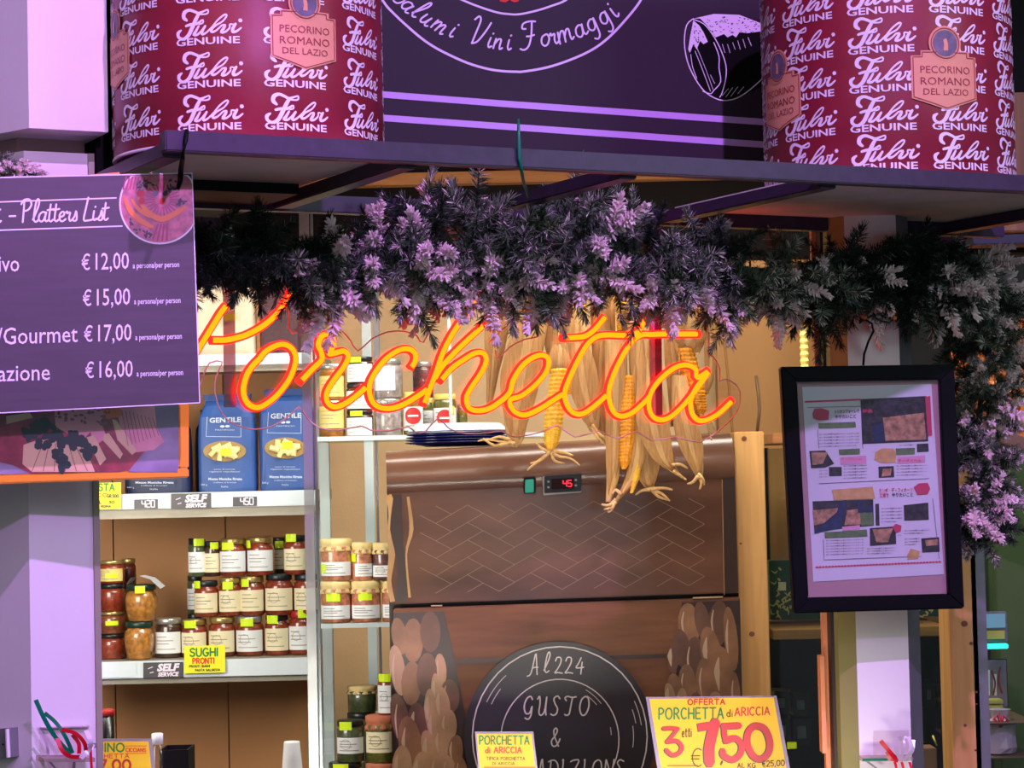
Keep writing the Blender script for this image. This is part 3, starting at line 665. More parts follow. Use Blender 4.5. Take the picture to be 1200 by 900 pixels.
# ham drawing
m = MB(); m.poly2(PB, [(806, 50), (810, 30), (820, 20), (836, 16), (866, 17), (890, 26), (925, 40), (930, 70), (905, 95), (880, 108), (862, 116), (845, 118), (828, 110), (815, 93), (808, 74)], .0007)
m.build('ham_shape', 'black', bd)
m = MB(); m.cur = 0
m.poly2(PB, [(812, 22), (836, 16.5), (866, 17.5), (890, 27), (915, 36), (915, 42), (890, 37), (876, 39), (866, 38), (862, 44), (858, 41), (852, 44), (848, 40), (838, 44), (828, 30), (820, 22)], .0011)
m.poly2(PB, [(812, 24), (819, 30), (824, 38), (829, 49), (824, 52), (820, 48), (816, 58), (812, 52), (808, 62), (806, 58), (808, 44)], .0011)
for pts, wd in [([(812, 22), (804, 30), (801.5, 50), (805, 72), (814, 92), (826, 108), (842, 117), (857, 117), (872, 110), (890, 95), (905, 80)], 1.3),
                ([(812, 23), (824, 28), (834, 40), (843, 56), (850, 76), (850, 92), (846, 108), (843, 114)], 1.2),
                ([(836, 50), (842, 66), (842, 80), (844, 96), (836, 106), (832, 110), (823, 107)], 1.1), ([(814, 60), (822, 80), (832, 107)], .8), ([(816, 56), (826, 80), (835, 105)], .6),
                ([(809, 64), (811, 78), (816, 92)], .8), ([(832, 88), (837, 98)], .6), ([(846, 112), (853, 104)], .7), ([(850, 114), (858, 103)], .7), ([(856, 113), (864, 102)], .7), ([(864, 110), (871, 102)], .7),
                ([(846, 52), (849, 62)], .6), ([(852, 52), (855, 62)], .6), ([(858, 50), (861, 58)], .6), ([(864, 48), (867, 58)], .6), ([(870, 46), (873, 56)], .6), ([(876, 44), (880, 54)], .6)]:
    m.ribbon(PB, pts, wd, .0012, sub=3)
m.build('ham_highlight', 'menu_white', bd)
m = MB()
rd = random.Random(3)
for i in range(90):
    x = rd.uniform(824, 900); y = rd.uniform(19 + abs(x - 850) * .1, 40); m.ribbon(PB, [(x, y), (x + rd.uniform(1, 2.4), y + rd.uniform(-.5, .8))], 0.8, .0014, smooth=False, round_=False)
for i in range(16):
    x = rd.uniform(810, 826); y = rd.uniform(30, 52); m.ribbon(PB, [(x, y), (x + .6, y + 2)], 0.9, .0014, smooth=False, round_=False)
m.build('ham_hatching', 'black', bd)

# green strap beside the left wheel, green cable ties, black ties
def tube_thing(pts, r, name, matn, label, cat, seg=6, **k):
    m = MB(); m.tube(pts, r, seg); return m.build(name, matn, None, smooth=True, label=label, cat=cat, **k)
gp = splane(0.33)
tube_thing([gp.pt(134.5, y) for y in (178, 120, 60, -20)], 0.0022, 'strap', 'green_plastic', 'thin green strap running up the left side of the left cheese wheel', 'strap')
zp = splane(-0.013)
tube_thing([zp.pt(607.5, 139), zp.pt(608, 165), zp.pt(608.5, 185), splane(-0.012).pt(611, 200), splane(.1).pt(614, 215), splane(.2).pt(620, 232)], [.0012, .0024, .0022, .002, .002, .002], 'cable_tie', 'green_plastic', 'green cable tie sticking up over the middle of the shelf front bar', 'cable tie')
tube_thing([splane(.385).pt(833, 238), splane(.385).pt(834, 262)], .0018, 'cable_tie', 'green_plastic', 'short green cable tie on the rear bar above the garland', 'cable tie')

# ---------------------------------------------------------------- platters menu board
PM = yplane(2.37, 15, 100)
tl, tr, br, bl = (-150, 211.5), (225, 203), (234, 472), (-150, 491.5)
q = [PM.pt(*p) for p in (tl, tr, br, bl)]
mn = thing('menu_board', (q[2] + q[3]) / 2, 'purple menu board listing platters and euro prices, hanging at the left', 'menu')
m = MB(); m.slab(q, PM.n, 0.004); m.build('panel', 'menu_purple', mn)
m = MB(); m.ribbon(PM, [tl, tr], 1.5, .0006, smooth=False); m.ribbon(PM, [tr, br], 1.2, .0006, smooth=False); m.ribbon(PM, [br, bl], 1.2, .0006, smooth=False)
m.ribbon(PM, [(-150, 242), (136, 232)], 1.6, .0006, smooth=False); m.ribbon(PM, [(-150, 275), (143, 265)], 1.6, .0006, smooth=False)
# header in script
x = 0.0
for ch, px_, sz in [('P', 26, 27), ('l', 38, 27), ('a', 45, 25), ('t', 56, 25), ('t', 62.5, 25), ('e', 69, 25), ('r', 76.5, 25), ('s', 84, 25), ('L', 97, 28), ('i', 108.5, 25), ('s', 114, 25), ('t', 120.5, 25)]:
    m.script(PM, ch, (px_, 260.6 - (px_ - 25) * .027), R(-1.6), sz, 2.2, .0008)
m.script(PM, 'i', (-3, 261), R(-1.6), 24, 2.2, .0008); m.ribbon(PM, [(11, 253.5), (18, 253.2)], 2.2, .0008, smooth=False)
for i, (yb, pr, x0) in enumerate([(315.5, '12,00', 95.5), (357.5, '15,00', 97), (399.5, '17,00', 98.5), (442, '16,00', 100)]):
    yb += 1
    m.text(PM, '€', (x0, yb), x0 + 10, 19, slope=-.025, bold=0.004); m.text(PM, pr, (x0 + 16.5, yb - .4), x0 + 55.5, 20.5, slope=-.03, bold=0.004)
    m.text(PM, 'a persona/per person', (x0 + 60, yb - 2), x0 + 114.5, 6.8, slope=-.03, bold=0.012)
m.text(PM, 'Aperitivo', (-58, 319.5), 22.5, 20, slope=-.02, bold=.004); m.text(PM, 'Speciale/Gourmet', (-78, 406.5), 91, 20.5, slope=-.035, bold=.004); m.text(PM, 'Degustazione', (-70, 449), 58.5, 20, slope=-.03, bold=.004)
m.build('printed_text', 'menu_white', mn, label='white printed text')
# round platter photo, clipped by the board's corner
def clipc(pts): return [(min(x, 224.6 + (y - 203) * .0335), max(y, 204.6 + (225 - x) * .022)) for x, y in pts]
cc, rr = (187, 239), 47.5
m = MB(); m.poly2(PM, clipc([(cc[0] + rr * math.cos(i * math.pi / 24), cc[1] + rr * math.sin(i * math.pi / 24)) for i in range(48)]), .0007); ph = m.build('platter_photo', 'menu_white', mn, label='round platter photo')
m = MB(); m.poly2(PM, clipc([(cc[0] + (rr - 2) * math.cos(i * math.pi / 24), cc[1] + (rr - 2) * math.sin(i * math.pi / 24)) for i in range(48)]), .0009); m.build('photo_ground', 'photo_pink', ph)
inb = lambda x, y: (x - cc[0]) ** 2 + (y - cc[1]) ** 2 < (rr - 4) ** 2 and x < 223 and y > 207
m = MB(); rd = random.Random(5)
for i in range(26):
    a = 2 * math.pi * i / 26
    m.ribbon(PM, clipc([(190 + 9 * math.cos(a), 234 + 9 * math.sin(a)), (190 + 20 * math.cos(a), 234 + 19 * math.sin(a))]), 1.5, .0013, smooth=False)
for i in range(18):
    a = math.pi * (-.15 + i / 18 * .75); p = (190 + 27 * math.cos(a), 236 + 27 * math.sin(a)); q_ = (190 + 42 * math.cos(a + .08), 238 + 44 * math.sin(a + .08))
    if inb(*p) and inb(*q_): m.ribbon(PM, [p, q_], 2.2, .0013, smooth=False)
for i in range(8): m.ribbon(PM, clipc([(148 + i * 3.6, 207 + i * .3), (144 + i * 4, 222)]), 1.6, .0013, smooth=False)
m.build('salami_slices', 'photo_magenta', ph)
m = MB()
for i in range(70):
    a = rd.uniform(0, 6.28); r_ = rd.uniform(0, 7); bx, by = rd.choice([(173, 215), (205, 212), (212, 236), (160, 270), (172, 274), (200, 222), (165, 218), (154, 262)])
    x_, y_ = bx + r_ * math.cos(a), by + r_ * .8 * math.sin(a)
    if inb(x_, y_): m.ell2(PM, x_, y_, rd.uniform(1, 2.4), rd.uniform(1, 2), .0015, 6, a)
m.build('leaves', 'photo_green', ph)
m = MB(); m.ribbon(PM, [(145, 231), (152, 246), (163, 258), (178, 266)], [2, 6, 7, 4], .0017); m.ribbon(PM, [(154, 234), (163, 246), (175, 254)], [2, 5, 4], .0017); m.ribbon(PM, [(162, 232), (172, 248), (188, 257), (202, 252), (217, 243)], [3, 6, 7, 7, 4], .0018)
m.build('sausages', 'photo_carrot', ph)
m = MB(); m.ell2(PM, 165, 227, 5, 4, .002); m.ell2(PM, 166, 236, 4, 4, .002); m.ell2(PM, 190, 236, 4, 3.6, .0015); m.build('tomatoes', 'ink_red', ph)
m = MB(); m.ell2(PM, 182, 227, 3, 3, .002); m.ell2(PM, 193, 227, 3, 3, .002); m.build('olives', 'photo_green', ph)
zt1 = splane(-0.012).pt(219, 152)
tube_thing([zt1, splane(-.014).pt(217.5, 165), splane(-.02).pt(214, 185), PM.pt(211.5, 200, .003), PM.pt(211, 212, .003), PM.pt(208, 222, .003)], [.0022, .0026, .0024, .003, .003, .002], 'zip_tie', 'black', 'black tie holding the purple menu board to the shelf corner', 'cable tie')

# ---------------------------------------------------------------- orange framed food photo
PO = yplane(2.43, 15, 100)
yo = lambda x: 567.5 - (x + 10) * .034
of = thing('picture_frame', (PO.pt(100, yo(100))), 'orange framed photo of sliced meats, half hidden by the purple menu board', 'picture')
m = MB()
def obar(x0, y0, x1, y1, wd, th=.012): # inner edge coordinates
    pass
L_, Rt_, T_ = -120, 221.5, 200
def fr(x0, x1, y0f, y1f):
    q = [PO.pt(x0, y0f(x0)), PO.pt(x1, y0f(x1)), PO.pt(x1, y1f(x1)), PO.pt(x0, y1f(x0))]; mm = MB(); mm.slab(q, PO.n, 0.014); return mm
fr(L_, Rt_, lambda x: yo(x) - 11, yo).build('frame_rail', 'orange_frame', of, bevel=.0015)
fr(L_, 178, lambda x: T_ - 2 + (178 - x) * .09, lambda x: T_ + 10 + (178 - x) * .09).build('frame_rail', 'orange_frame', of, bevel=.0015)
fr(Rt_ - 12, Rt_, lambda x: T_ + 12, lambda x: yo(x) - 11).build('frame_rail', 'orange_frame', of, bevel=.0015)
fr(L_, Rt_ - 12, lambda x: T_ + 40, lambda x: yo(x) - 11).build('photo', 'photo_paper', of)
F1 = lambda pts: [(x / 4, 450 + y / 4) for x, y in pts]
def ppoly(matn, polys, off=.0008, name='photo_print'):
    mm = MB()
    for p in polys: mm.poly2(PO, F1(p), off)
    return mm.build(name, matn, of)
ppoly('photo_red', [[(-300, 60), (480, 60), (700, 300), (690, 380), (560, 412), (150, 420), (60, 380), (-300, 300)]])
ppoly('photo_ham', [[(540, 60), (720, 60), (735, 210), (770, 270), (720, 310), (640, 320), (560, 190)], [(250, 60), (520, 60), (540, 120), (480, 160), (400, 250), (330, 240), (260, 200)], [(415, 190), (470, 170), (500, 250), (460, 280), (430, 250)]], .0010)
ppoly('photo_orange', [[(470, 110), (560, 100), (575, 150), (500, 165)]], .0012)
ppoly('photo_cheese', [[(110, 285), (200, 255), (300, 250), (400, 300), (445, 412), (150, 412), (105, 375)], [(28, 150), (140, 135), (155, 158), (30, 188)], [(405, 250), (440, 240), (498, 352), (468, 382)], [(490, 235), (510, 230), (576, 328), (562, 352), (480, 262)], [(525, 165), (545, 170), (642, 315), (618, 332), (550, 262)]], .0012)
mm = MB()
for i in range(7): mm.ribbon(PO, F1([(200 + i * 30, 280), (150 + i * 52, 408)]), .8, .0014, smooth=False)
mm.build('photo_creases', 'photo_line', of); mm = MB()
for i in range(9): mm.ribbon(PO, F1([(570 + i * 18, 120 + i * 5), (600 + i * 18, 290 - i * 6)]), .6, .0014, smooth=False)
mm.build('photo_creases', 'photo_line', of)
mm = MB(); rd = random.Random(9)
for bx, by in [(180, 205), (140, 230), (200, 280), (290, 260), (280, 330), (285, 375), (360, 250), (390, 290), (420, 320), (340, 270), (230, 190), (240, 240)]:
    for i in range(5):
        a = rd.uniform(0, 6.28); mm.ell2(PO, (bx + 22 * math.cos(a)) / 4, 450 + (by + 18 * math.sin(a)) / 4, rd.uniform(4, 8), rd.uniform(3, 6), .0016 + rd.uniform(0, .0004), 7, a)
mm.build('parsley_print', 'photo_green', of)
mm = MB()
for i in range(60):
    x_ = rd.uniform(260, 520); y_ = rd.uniform(70, 190); mm.ell2(PO, x_ / 4, 450 + y_ / 4, rd.uniform(1, 3), rd.uniform(1, 2), .0014, 6)
mm.build('walnut_print', 'photo_line', of)
ppoly('photo_paper', [[(690, 300), (770, 250), (832, 110), (832, 412), (600, 412)]], .0009, 'paper_print')

# ---------------------------------------------------------------- framed magazine page
PG = yplane(3.05, 3, 1020)
TLc, TRc, BRc, BLc = (914, 430), (1117, 427), (1129, 713), (930, 718.5)
def bil(u, v, q=(TLc, TRc, BRc, BLc)):
    a = (q[0][0] + (q[1][0] - q[0][0]) * u, q[0][1] + (q[1][1] - q[0][1]) * u); b = (q[3][0] + (q[2][0] - q[3][0]) * u, q[3][1] + (q[2][1] - q[3][1]) * u)
    return (a[0] + (b[0] - a[0]) * v, a[1] + (b[1] - a[1]) * v)
pf_ = thing('picture_frame', PG.pt(1029, 716), 'black framed magazine page with Japanese text hanging on the right pillar', 'picture')
fu, fv = .09, .062
def gbar(a, b, c, d, th=.02):
    mm = MB(); mm.slab([PG.pt(*bil(*p)) + PG.n * .006 for p in (a, b, c, d)], PG.n, th); mm.build('frame_rail', 'black_frame', pf_, bevel=.002)
gbar((0, 0), (1, 0), (1 - fu, fv), (fu, fv)); gbar((fu, 1 - fv), (1 - fu, 1 - fv), (1, 1), (0, 1)); gbar((0, 0), (fu, fv), (fu, 1 - fv), (0, 1)); gbar((1 - fu, fv), (1, 0), (1, 1), (1 - fu, 1 - fv))
mm = MB(); mm.slab([PG.pt(*bil(*p), -.004) for p in ((fu, fv), (1 - fu, fv), (1 - fu, 1 - fv), (fu, 1 - fv))], PG.n, .004); mm.build('mat_board', 'mat_board', pf_)
mm = MB(); mm.slab([PG.pt(*p, -.003) for p in ((940.5, 453.5), (1092, 450), (1107, 673), (953.5, 682))], PG.n, .0006); mm.build('page', 'mag_paper', pf_)
class Off:
    def __init__(s, b, o): s.b = b; s.o = o
    def pt(s, x, y, off=0): return s.b.pt(x, y, off + s.o)
PGm = Off(PG, -.003)
Z1 = lambda x, y: (930 + x * .15, 455 + y * .15)
Z2 = lambda x, y: (930 + x * .15, 565 + y * .15)
def gp_(matn, polys, off=.0006, name='page_print'):
    mm = MB()
    for Z, p in polys: mm.poly2(PGm, [Z(*k) for k in p], off)
    return mm.build(name, matn, pf_)
gp_('magazine_dark', [(Z1, [(525, 85), (1040, 60), (1055, 415), (540, 435)]), (Z1, [(965, 435), (1055, 430), (1060, 495), (968, 500)]), (Z1, [(278, 615), (378, 615), (380, 685), (282, 688)]), (Z1, [(665, 612), (785, 608), (790, 695), (668, 700)]), (Z1, [(125, 490), (250, 485), (320, 590), (250, 620), (140, 625)]),
    (Z2, [(863, 180), (1055, 160), (1060, 295), (868, 303)]), (Z2, [(598, 360), (800, 345), (805, 485), (600, 500)]), (Z2, [(1000, 440), (1140, 430), (1145, 545), (1008, 552)]), (Z2, [(150, 150), (625, 135), (630, 340), (230, 380), (165, 405)]), (Z2, [(640, 170), (670, 168), (675, 340), (645, 340)])])
gp_('magazine_warm', [(Z1, [(700, 230), (1020, 190), (1040, 400), (720, 410)]), (Z1, [(140, 500), (270, 500), (230, 590), (150, 600)]), (Z2, [(150, 220), (380, 200), (240, 320), (160, 340)]), (Z2, [(420, 220), (510, 210), (560, 330), (400, 335)]), (Z2, [(620, 370), (780, 360), (740, 470), (650, 470)]), (Z1, [(700, 630), (770, 625), (760, 680), (690, 690)]), (Z2, [(1030, 455), (1130, 445), (1130, 490), (1040, 500)])], .0009)
gp_('magazine_green', [(Z1, [(195, 272), (485, 262), (490, 305), (198, 315)]), (Z2, [(245, 392), (575, 370), (580, 425), (248, 440)]), (Z1, [(355, 478), (520, 470), (520, 515), (360, 520)]), (Z1, [(800, 470), (950, 465), (950, 515), (805, 522)]), (Z2, [(520, 240), (620, 230), (625, 335), (530, 340)])], .0010)
gp_('magazine_bread', [(Z1, [(640, 500), (690, 470), (780, 470), (805, 510), (800, 580), (700, 585), (635, 560)]), (Z2, [(300, 60), (620, 35), (640, 130), (320, 140)]), (Z2, [(890, 570), (920, 520), (990, 540), (975, 600), (895, 605)])], .0010)
gp_('magazine_pink', [(Z1, [(368, 538), (570, 525), (572, 590), (370, 598)]), (Z1, [(812, 535), (1030, 525), (1032, 580), (815, 590)]), (Z2, [(380, 350), (520, 335), (520, 365), (385, 380)])], .0008)
gp_('magazine_blue', [(Z2, [(165, 405), (170, 380), (340, 240), (360, 150), (410, 140), (380, 360), (240, 385)]), (Z1, [(625, 290), (700, 270), (720, 410), (630, 425)]), (Z2, [(500, 160), (540, 150), (545, 240), (505, 240)]), (Z2, [(560, 190), (620, 180), (620, 235), (565, 240)])], .0013)
gp_('ink_pink', [(Z1, [(150, 200), (165, 160), (220, 155), (280, 175), (275, 245), (200, 250), (155, 235)]), (Z1, [(1030, 65), (1070, 60), (1085, 370), (1050, 372)]), (Z2, [(940, 40), (980, 10), (1050, 5), (1070, 50), (1050, 95), (970, 98)]), (Z2, [(775, 350), (800, 325), (845, 340), (840, 385), (800, 398)])], .0014)
mm = MB()
for x0, y0, x1, y1 in ((100, 105, 515, 88),): 
    for i in range(22): mm.ell2(PGm, *Z1(x0 + (x1 - x0) * i / 21, y0 + (y1 - y0) * i / 21), 2.0, 1.2, .0010, 6)
for i in range(40): mm.ell2(PGm, *Z2(185 + 960 * i / 39, 665 - 42 * i / 39), 1.9, 1.2, .0010, 6)
mm.text(PGm, 'カンポ・デ・フィオーリ', Z2(670, 82), Z2(930, 0)[0], 4.2, .001, slope=-.03, bold=.02); mm.text(PGm, '広場で', Z2(675, 118), Z2(745, 0)[0], 4.2, .001, bold=.02)
mm.text(PGm, '特集', Z1(540, 190), Z1(620, 0)[0], 3.5, .0016, bold=.02)
for i in range(3): mm.text(PGm, 'チーズとハム', Z1(372 if i < 1 else 820, 560 + i * 8), Z1(535 if i < 1 else 1000, 0)[0], 2.4, .0011)
mm.build('page_lettering', 'ink_pink', pf_, label='pink lettering and wavy bands')
mm = MB()
mm.text(PGm, 'トリオンフォーレで', Z1(325, 195), Z1(515, 0)[0], 3.6, .001, slope=-.03, bold=.02); mm.text(PGm, 'やりたいこと', Z1(325, 235), Z1(490, 0)[0], 3.6, .001, slope=-.03, bold=.02)
mm.text(PGm, 'やりたいこと', Z2(770, 115), Z2(935, 0)[0], 4.0, .001, slope=-.03, bold=.02)
rd = random.Random(4)
body = 'ローマの市場で人気のパニーノとチーズの店'
for Z, x0, x1, y0, n, st in [(Z1, 205, 515, 365, 5, 24), (Z1, 395, 575, 612, 5, 24), (Z1, 808, 1045, 612, 4, 24), (Z1, 205, 265, 650, 3, 24), (Z2, 258, 548, 462, 6, 22), (Z2, 578, 800, 525, 3, 20), (Z2, 690, 850, 212, 5, 26), (Z2, 870, 1065, 385, 2, 22), (Z2, 872, 985, 450, 3, 22), (Z1, 830, 950, 450, 1, 20), (Z1, 620, 632, 500, 1, 10), (Z2, 820, 845, 420, 1, 10)]:
    for i in range(n):
        x_, y_ = Z(x0, y0 + i * st); e = Z(x1 - (rd.uniform(0, .3) * (x1 - x0) if i == n - 1 else 0), 0)[0]; mm.text(PGm, body[:max(3, int((x1 - x0) / 16))], (x_, y_), e, 1.35, .0009, slope=-.03, bold=.01)
for Z, a, b in [(Z1, (110, 150), (525, 140)), (Z1, (190, 325), (200, 470)), (Z1, (200, 745), (1060, 705)), (Z2, (235, 450), (240, 600)), (Z2, (240, 608), (1000, 580)), (Z2, (1090, 130), (1140, 600)), (Z1, (540, 435), (545, 470))]: mm.ribbon(PGm, [Z(*a), Z(*b)], .5, .0009, smooth=False)
mm.build('page_body_text', 'ink_black', pf_, label='small black Japanese text')
mm = MB(); mm.slab([PG.pt(*bil(*p), .001) for p in ((fu, fv), (1 - fu, fv), (1 - fu, 1 - fv), (fu, 1 - fv))], PG.n, .0012); mm.build('glazing', 'pane', pf_)
tube_thing([PG.pt(*p, -.002) for p in ((1012, 428), (1013, 415), (1018, 400), (1024, 388), (1022, 379), (1014, 374), (1007, 376))], .0016, 'hook', 'black', 'black wire hook holding the framed magazine page', 'hook')
tube_thing([PG.pt(*p, .0) for p in ((1007, 379), (1013, 374), (1022, 370), (1032, 376), (1042, 378), (1048, 373))], .0014, 'branch_wire', 'twig', 'bent brown wire with bead ends under the garland above the framed page', 'wire')
for x_, y_, r_ in ((1013, 372, .0032), (1048, 373, .0032)):
    m = MB(); c = PG.pt(x_, y_, .002); m.lathe([(r_ * math.sin(R(20 + a)), -r_ * math.cos(R(20 + a))) for a in range(0, 141, 28)], c, 10); m.build('bead', 'rust_wood', smooth=True, label='small brown wooden bead at the %s end of the bent wire' % ('left' if x_ < 1030 else 'right'), cat='bead')

# ================================================================ neon sign
PN = splane(0.44)
NEON = [
 [(263, 358), (256, 367), (248, 380), (240, 393), (232, 406), (224, 420)],
 [(244, 399), (260, 399), (274, 396.5), (288, 392), (306, 382), (320, 370), (330, 358), (337, 346), (340, 334)],
 'c', [(300, 422), (310, 411), (326, 404), (338, 408), (343.5, 421), (337.5, 442), (324, 461), (310, 473), (298, 478), (287, 472.5), (282.3, 459), (285.5, 442), (292.5, 430), (300, 422), (304, 418)],
 [(348, 449), (364, 432), (374, 422), (373, 412), (370, 405), (373, 396), (380, 392), (387, 397), (387.5, 406), (382, 415), (390, 414), (400, 412), (405, 418), (400, 430), (388, 446), (380, 460), (380.5, 471), (388, 477), (400, 474), (416, 463), (427, 453)],
 [(478, 432), (483, 424), (483, 415), (476, 409.5), (464, 411), (448, 422), (434.5, 440), (429.5, 454), (432, 469), (440, 477), (453, 479), (468, 475), (484, 466), (500, 455)],
 [(563, 341), (556, 352), (542, 370), (528, 390), (516, 413), (508, 436), (500, 457), (493, 476)],
 [(567, 379), (550, 394), (530, 413), (514, 431), (505, 446)],
 [(512, 448), (526, 432), (540, 422), (554, 414), (563.5, 415), (566, 424), (560, 438), (548.5, 455), (543, 467), (546, 478), (556, 481.5), (570, 479), (584, 470), (594, 460), (598, 446), (608, 430), (620, 420), (632, 416.5), (639, 422), (636.5, 436), (624.5, 451), (608, 464), (596, 468), (594, 474), (600, 483), (612, 486.5), (628, 480), (644, 470), (658, 461)],
 [(655, 396.5), (670, 396), (682, 394.5), (692, 388), (700, 379), (706, 371)],
 [(738, 393.5), (724, 393.5), (708, 393), (696, 395), (684, 405), (672, 426), (662, 448), (658, 461), (660, 473), (667, 483), (678, 485.5), (692, 477), (710, 461)],
 [(738, 393.5), (745, 388), (750, 380), (755, 370)],
 [(818, 392), (790, 392), (772, 392), (760, 392.5), (748, 393), (736, 402), (724, 421), (714, 443), (709.5, 462), (714, 481), (724, 488), (737, 484), (750, 473), (760, 462)],
 [(828, 434), (813, 443), (811, 433), (800, 428), (786, 432), (770, 445), (760, 459), (756.5, 473), (759.5, 486), (768, 492), (780, 490), (794, 478.5), (808, 462), (820, 446), (827, 435)],
 [(827, 436), (814, 452), (806, 467), (806, 482), (812, 491.5), (822, 493), (838, 485), (856, 468)],
]
ns = thing('neon_sign', PN.pt(560, 510), 'glowing orange neon script sign reading porchetta hanging below the garland', 'neon sign')
for st in NEON:
    if st == 'c': continue
    pts, _ = catmull([tuple(p) for p in st], [1] * len(st), 4)
    k = 3.7
    a = [PN.pt(x, y, 0.004) for x, y in pts]; mm = MB()
    mm.tube(a, 0.0057, 8); t = mm.build('silicone_tube', 'neon_red', ns, smooth=True)
    mm = MB(); mm.tube([PN.pt(x, y, 0.0088) for x, y in pts[1:-1]], 0.0034, 8); mm.build('lit_core', 'neon_core', t, smooth=True)
CONT = [(238, 330), (232, 345), (229, 400), (234, 455), (240, 440), (247, 425), (262, 424), (255, 440), (253, 460), (262, 485), (278, 498), (300, 503), (322, 499), (342, 486), (352, 477), (362, 490), (376, 501), (398, 504), (425, 499), (436, 504), (458, 505), (480, 500), (488, 506), (500, 506), (515, 490), (528, 502), (548, 508), (575, 507), (590, 505), (605, 512), (640, 505), (655, 498), (676, 512), (704, 505), (725, 514), (748, 505), (765, 516), (795, 512), (822, 518), (850, 500), (866, 482), (870, 462), (864, 450), (852, 444), (845, 447), (846, 432), (838, 418), (832, 414), (833, 395), (828, 372), (818, 365), (800, 363), (790, 330)]
mm = MB(); mm.slab([PN.pt(x, y, -0.004) for x, y in CONT], PN.n, 0.004); ac = mm.build('acrylic_sheet', 'acrylic', ns, label='clear acrylic backing cut around the letters')
for seg_ in (CONT[3:-1], [(340, 330), (340, 384), (349, 389), (358, 377), (372, 371), (388, 374), (400, 385), (412, 398), (421, 411), (436, 398), (455, 389), (475, 388), (490, 393), (498, 401), (516, 366)],
             [(618, 360), (575, 401)], [(582, 410), (585, 420), (600, 406), (618, 397), (632, 394), (633, 382), (640, 372)]):
    mm = MB(); mm.tube([PN.pt(x, y, -0.005) for x, y in catmull(seg_, [1] * len(seg_), 2)[0]], 0.0010, 5); mm.build('acrylic_rim', 'rim_pale', ac, smooth=True)
mm = MB(); mm.slab([PN.pt(x, y, -.008) for x, y in ((264, 250), (277, 250), (279, 477), (266, 477))], PN.n, .004); mm.build('holder', 'holder_pink', ns, label='translucent pink vertical holder')
mm = MB(); mm.slab([PN.pt(x, y, -.008) for x, y in ((769, 250), (777, 250), (780, 489), (772, 489))], PN.n, .006); mm.build('holder', 'holder_dark', ns, label='dark red vertical holder')
mm = MB(); mm.slab([PN.pt(x, y, -.008) for x, y in ((765, 250), (769, 250), (772, 489), (768, 489))], PN.n, .006); mm.build('holder_edge', 'holder_light', ns)

# ================================================================ garland
def sprig_mesh(kind, seed):
    rd = random.Random(seed); m = MB(); L = 0.105
    def needle(p, d, ln, r):
        x = d.orthogonal().normalized(); y = d.cross(x); b = len(m.v)
        ring = [p + (x * math.cos(a) + y * math.sin(a)) * r for a in (0, 2.1, 4.2)]; mid = [p + d * ln * .75 + (x * math.cos(a) + y * math.sin(a)) * r * 1.1 for a in (0, 2.1, 4.2)]
        m.v += ring + mid + [p + d * ln]
        for k in range(3):
            k2 = (k + 1) % 3; m.f.append((b + k, b + k2, b + 3 + k2, b + 3 + k)); m.m.append(m.cur); m.f.append((b + 3 + k, b + 3 + k2, b + 6)); m.m.append(m.cur)
    bend = rd.uniform(-.25, .25)
    def axis(t): return Vector((bend * L * t * t, 0, L * t))
    m.cur = 1; m.tube([axis(i / 5) for i in range(6)], 0.0011, 4)
    br = [(lambda t: axis(t), 1.0, Vector((0, 0, 1)))]
    for sg in (-1, 1, rd.choice((-1, 1))):
        t0 = rd.uniform(.15, .45); aa = rd.uniform(-.6, .6) + (0 if sg > 0 else math.pi); dr = Vector((math.cos(aa) * .75, math.sin(aa) * .75, .66)).normalized(); ll = L * rd.uniform(.45, .62)
        br.append(((lambda t, p0=axis(t0), dr=dr, ll=ll: p0 + dr * ll * t), ll / L, dr)); m.tube([axis(t0), axis(t0) + dr * ll], 0.0009, 3)
    for fn, fl, dr in br:
        n = int({'green': 250, 'frost': 250, 'snow': 170}[kind] * (fl ** .8)); bx = dr.orthogonal().normalized(); by = dr.cross(bx)
        for i in range(n):
            t = (i / n) ** .9; p = fn(t); a = rd.uniform(0, 6.283); lean = rd.uniform(.85, 1.3) if t < .85 else rd.uniform(.1, .8)
            d = ((bx * math.cos(a) + by * math.sin(a)) * math.sin(lean) + dr * math.cos(lean)).normalized(); ln = rd.uniform(.015, .024) * (1 - .2 * t)
            if kind == 'green': m.cur = 0 if rd.random() < .93 else 2; r = .00048
            elif kind == 'frost': m.cur = 2 if rd.random() < .6 else (3 if t > .7 and rd.random() < .5 else 0); r = .00052
            else:
                sn = rd.random() < t * 1.5 - .15; m.cur = 3 if sn else 2; r = .0017 if sn else .0006; ln *= .75 if sn else 1
            needle(p, d, ln, r)
    me = bpy.data.meshes.new('sprig'); me.from_pydata(m.v, [], m.f)
    for k in ('needle_green', 'twig', 'needle_frost', 'needle_snow'): me.materials.append(M[k])
    me.polygons.foreach_set('material_index', m.m); me.update(); return me
SPR = {k: [sprig_mesh(k, i * 7 + j) for i in range(3)] for j, k in enumerate(('green', 'frost', 'snow'))}
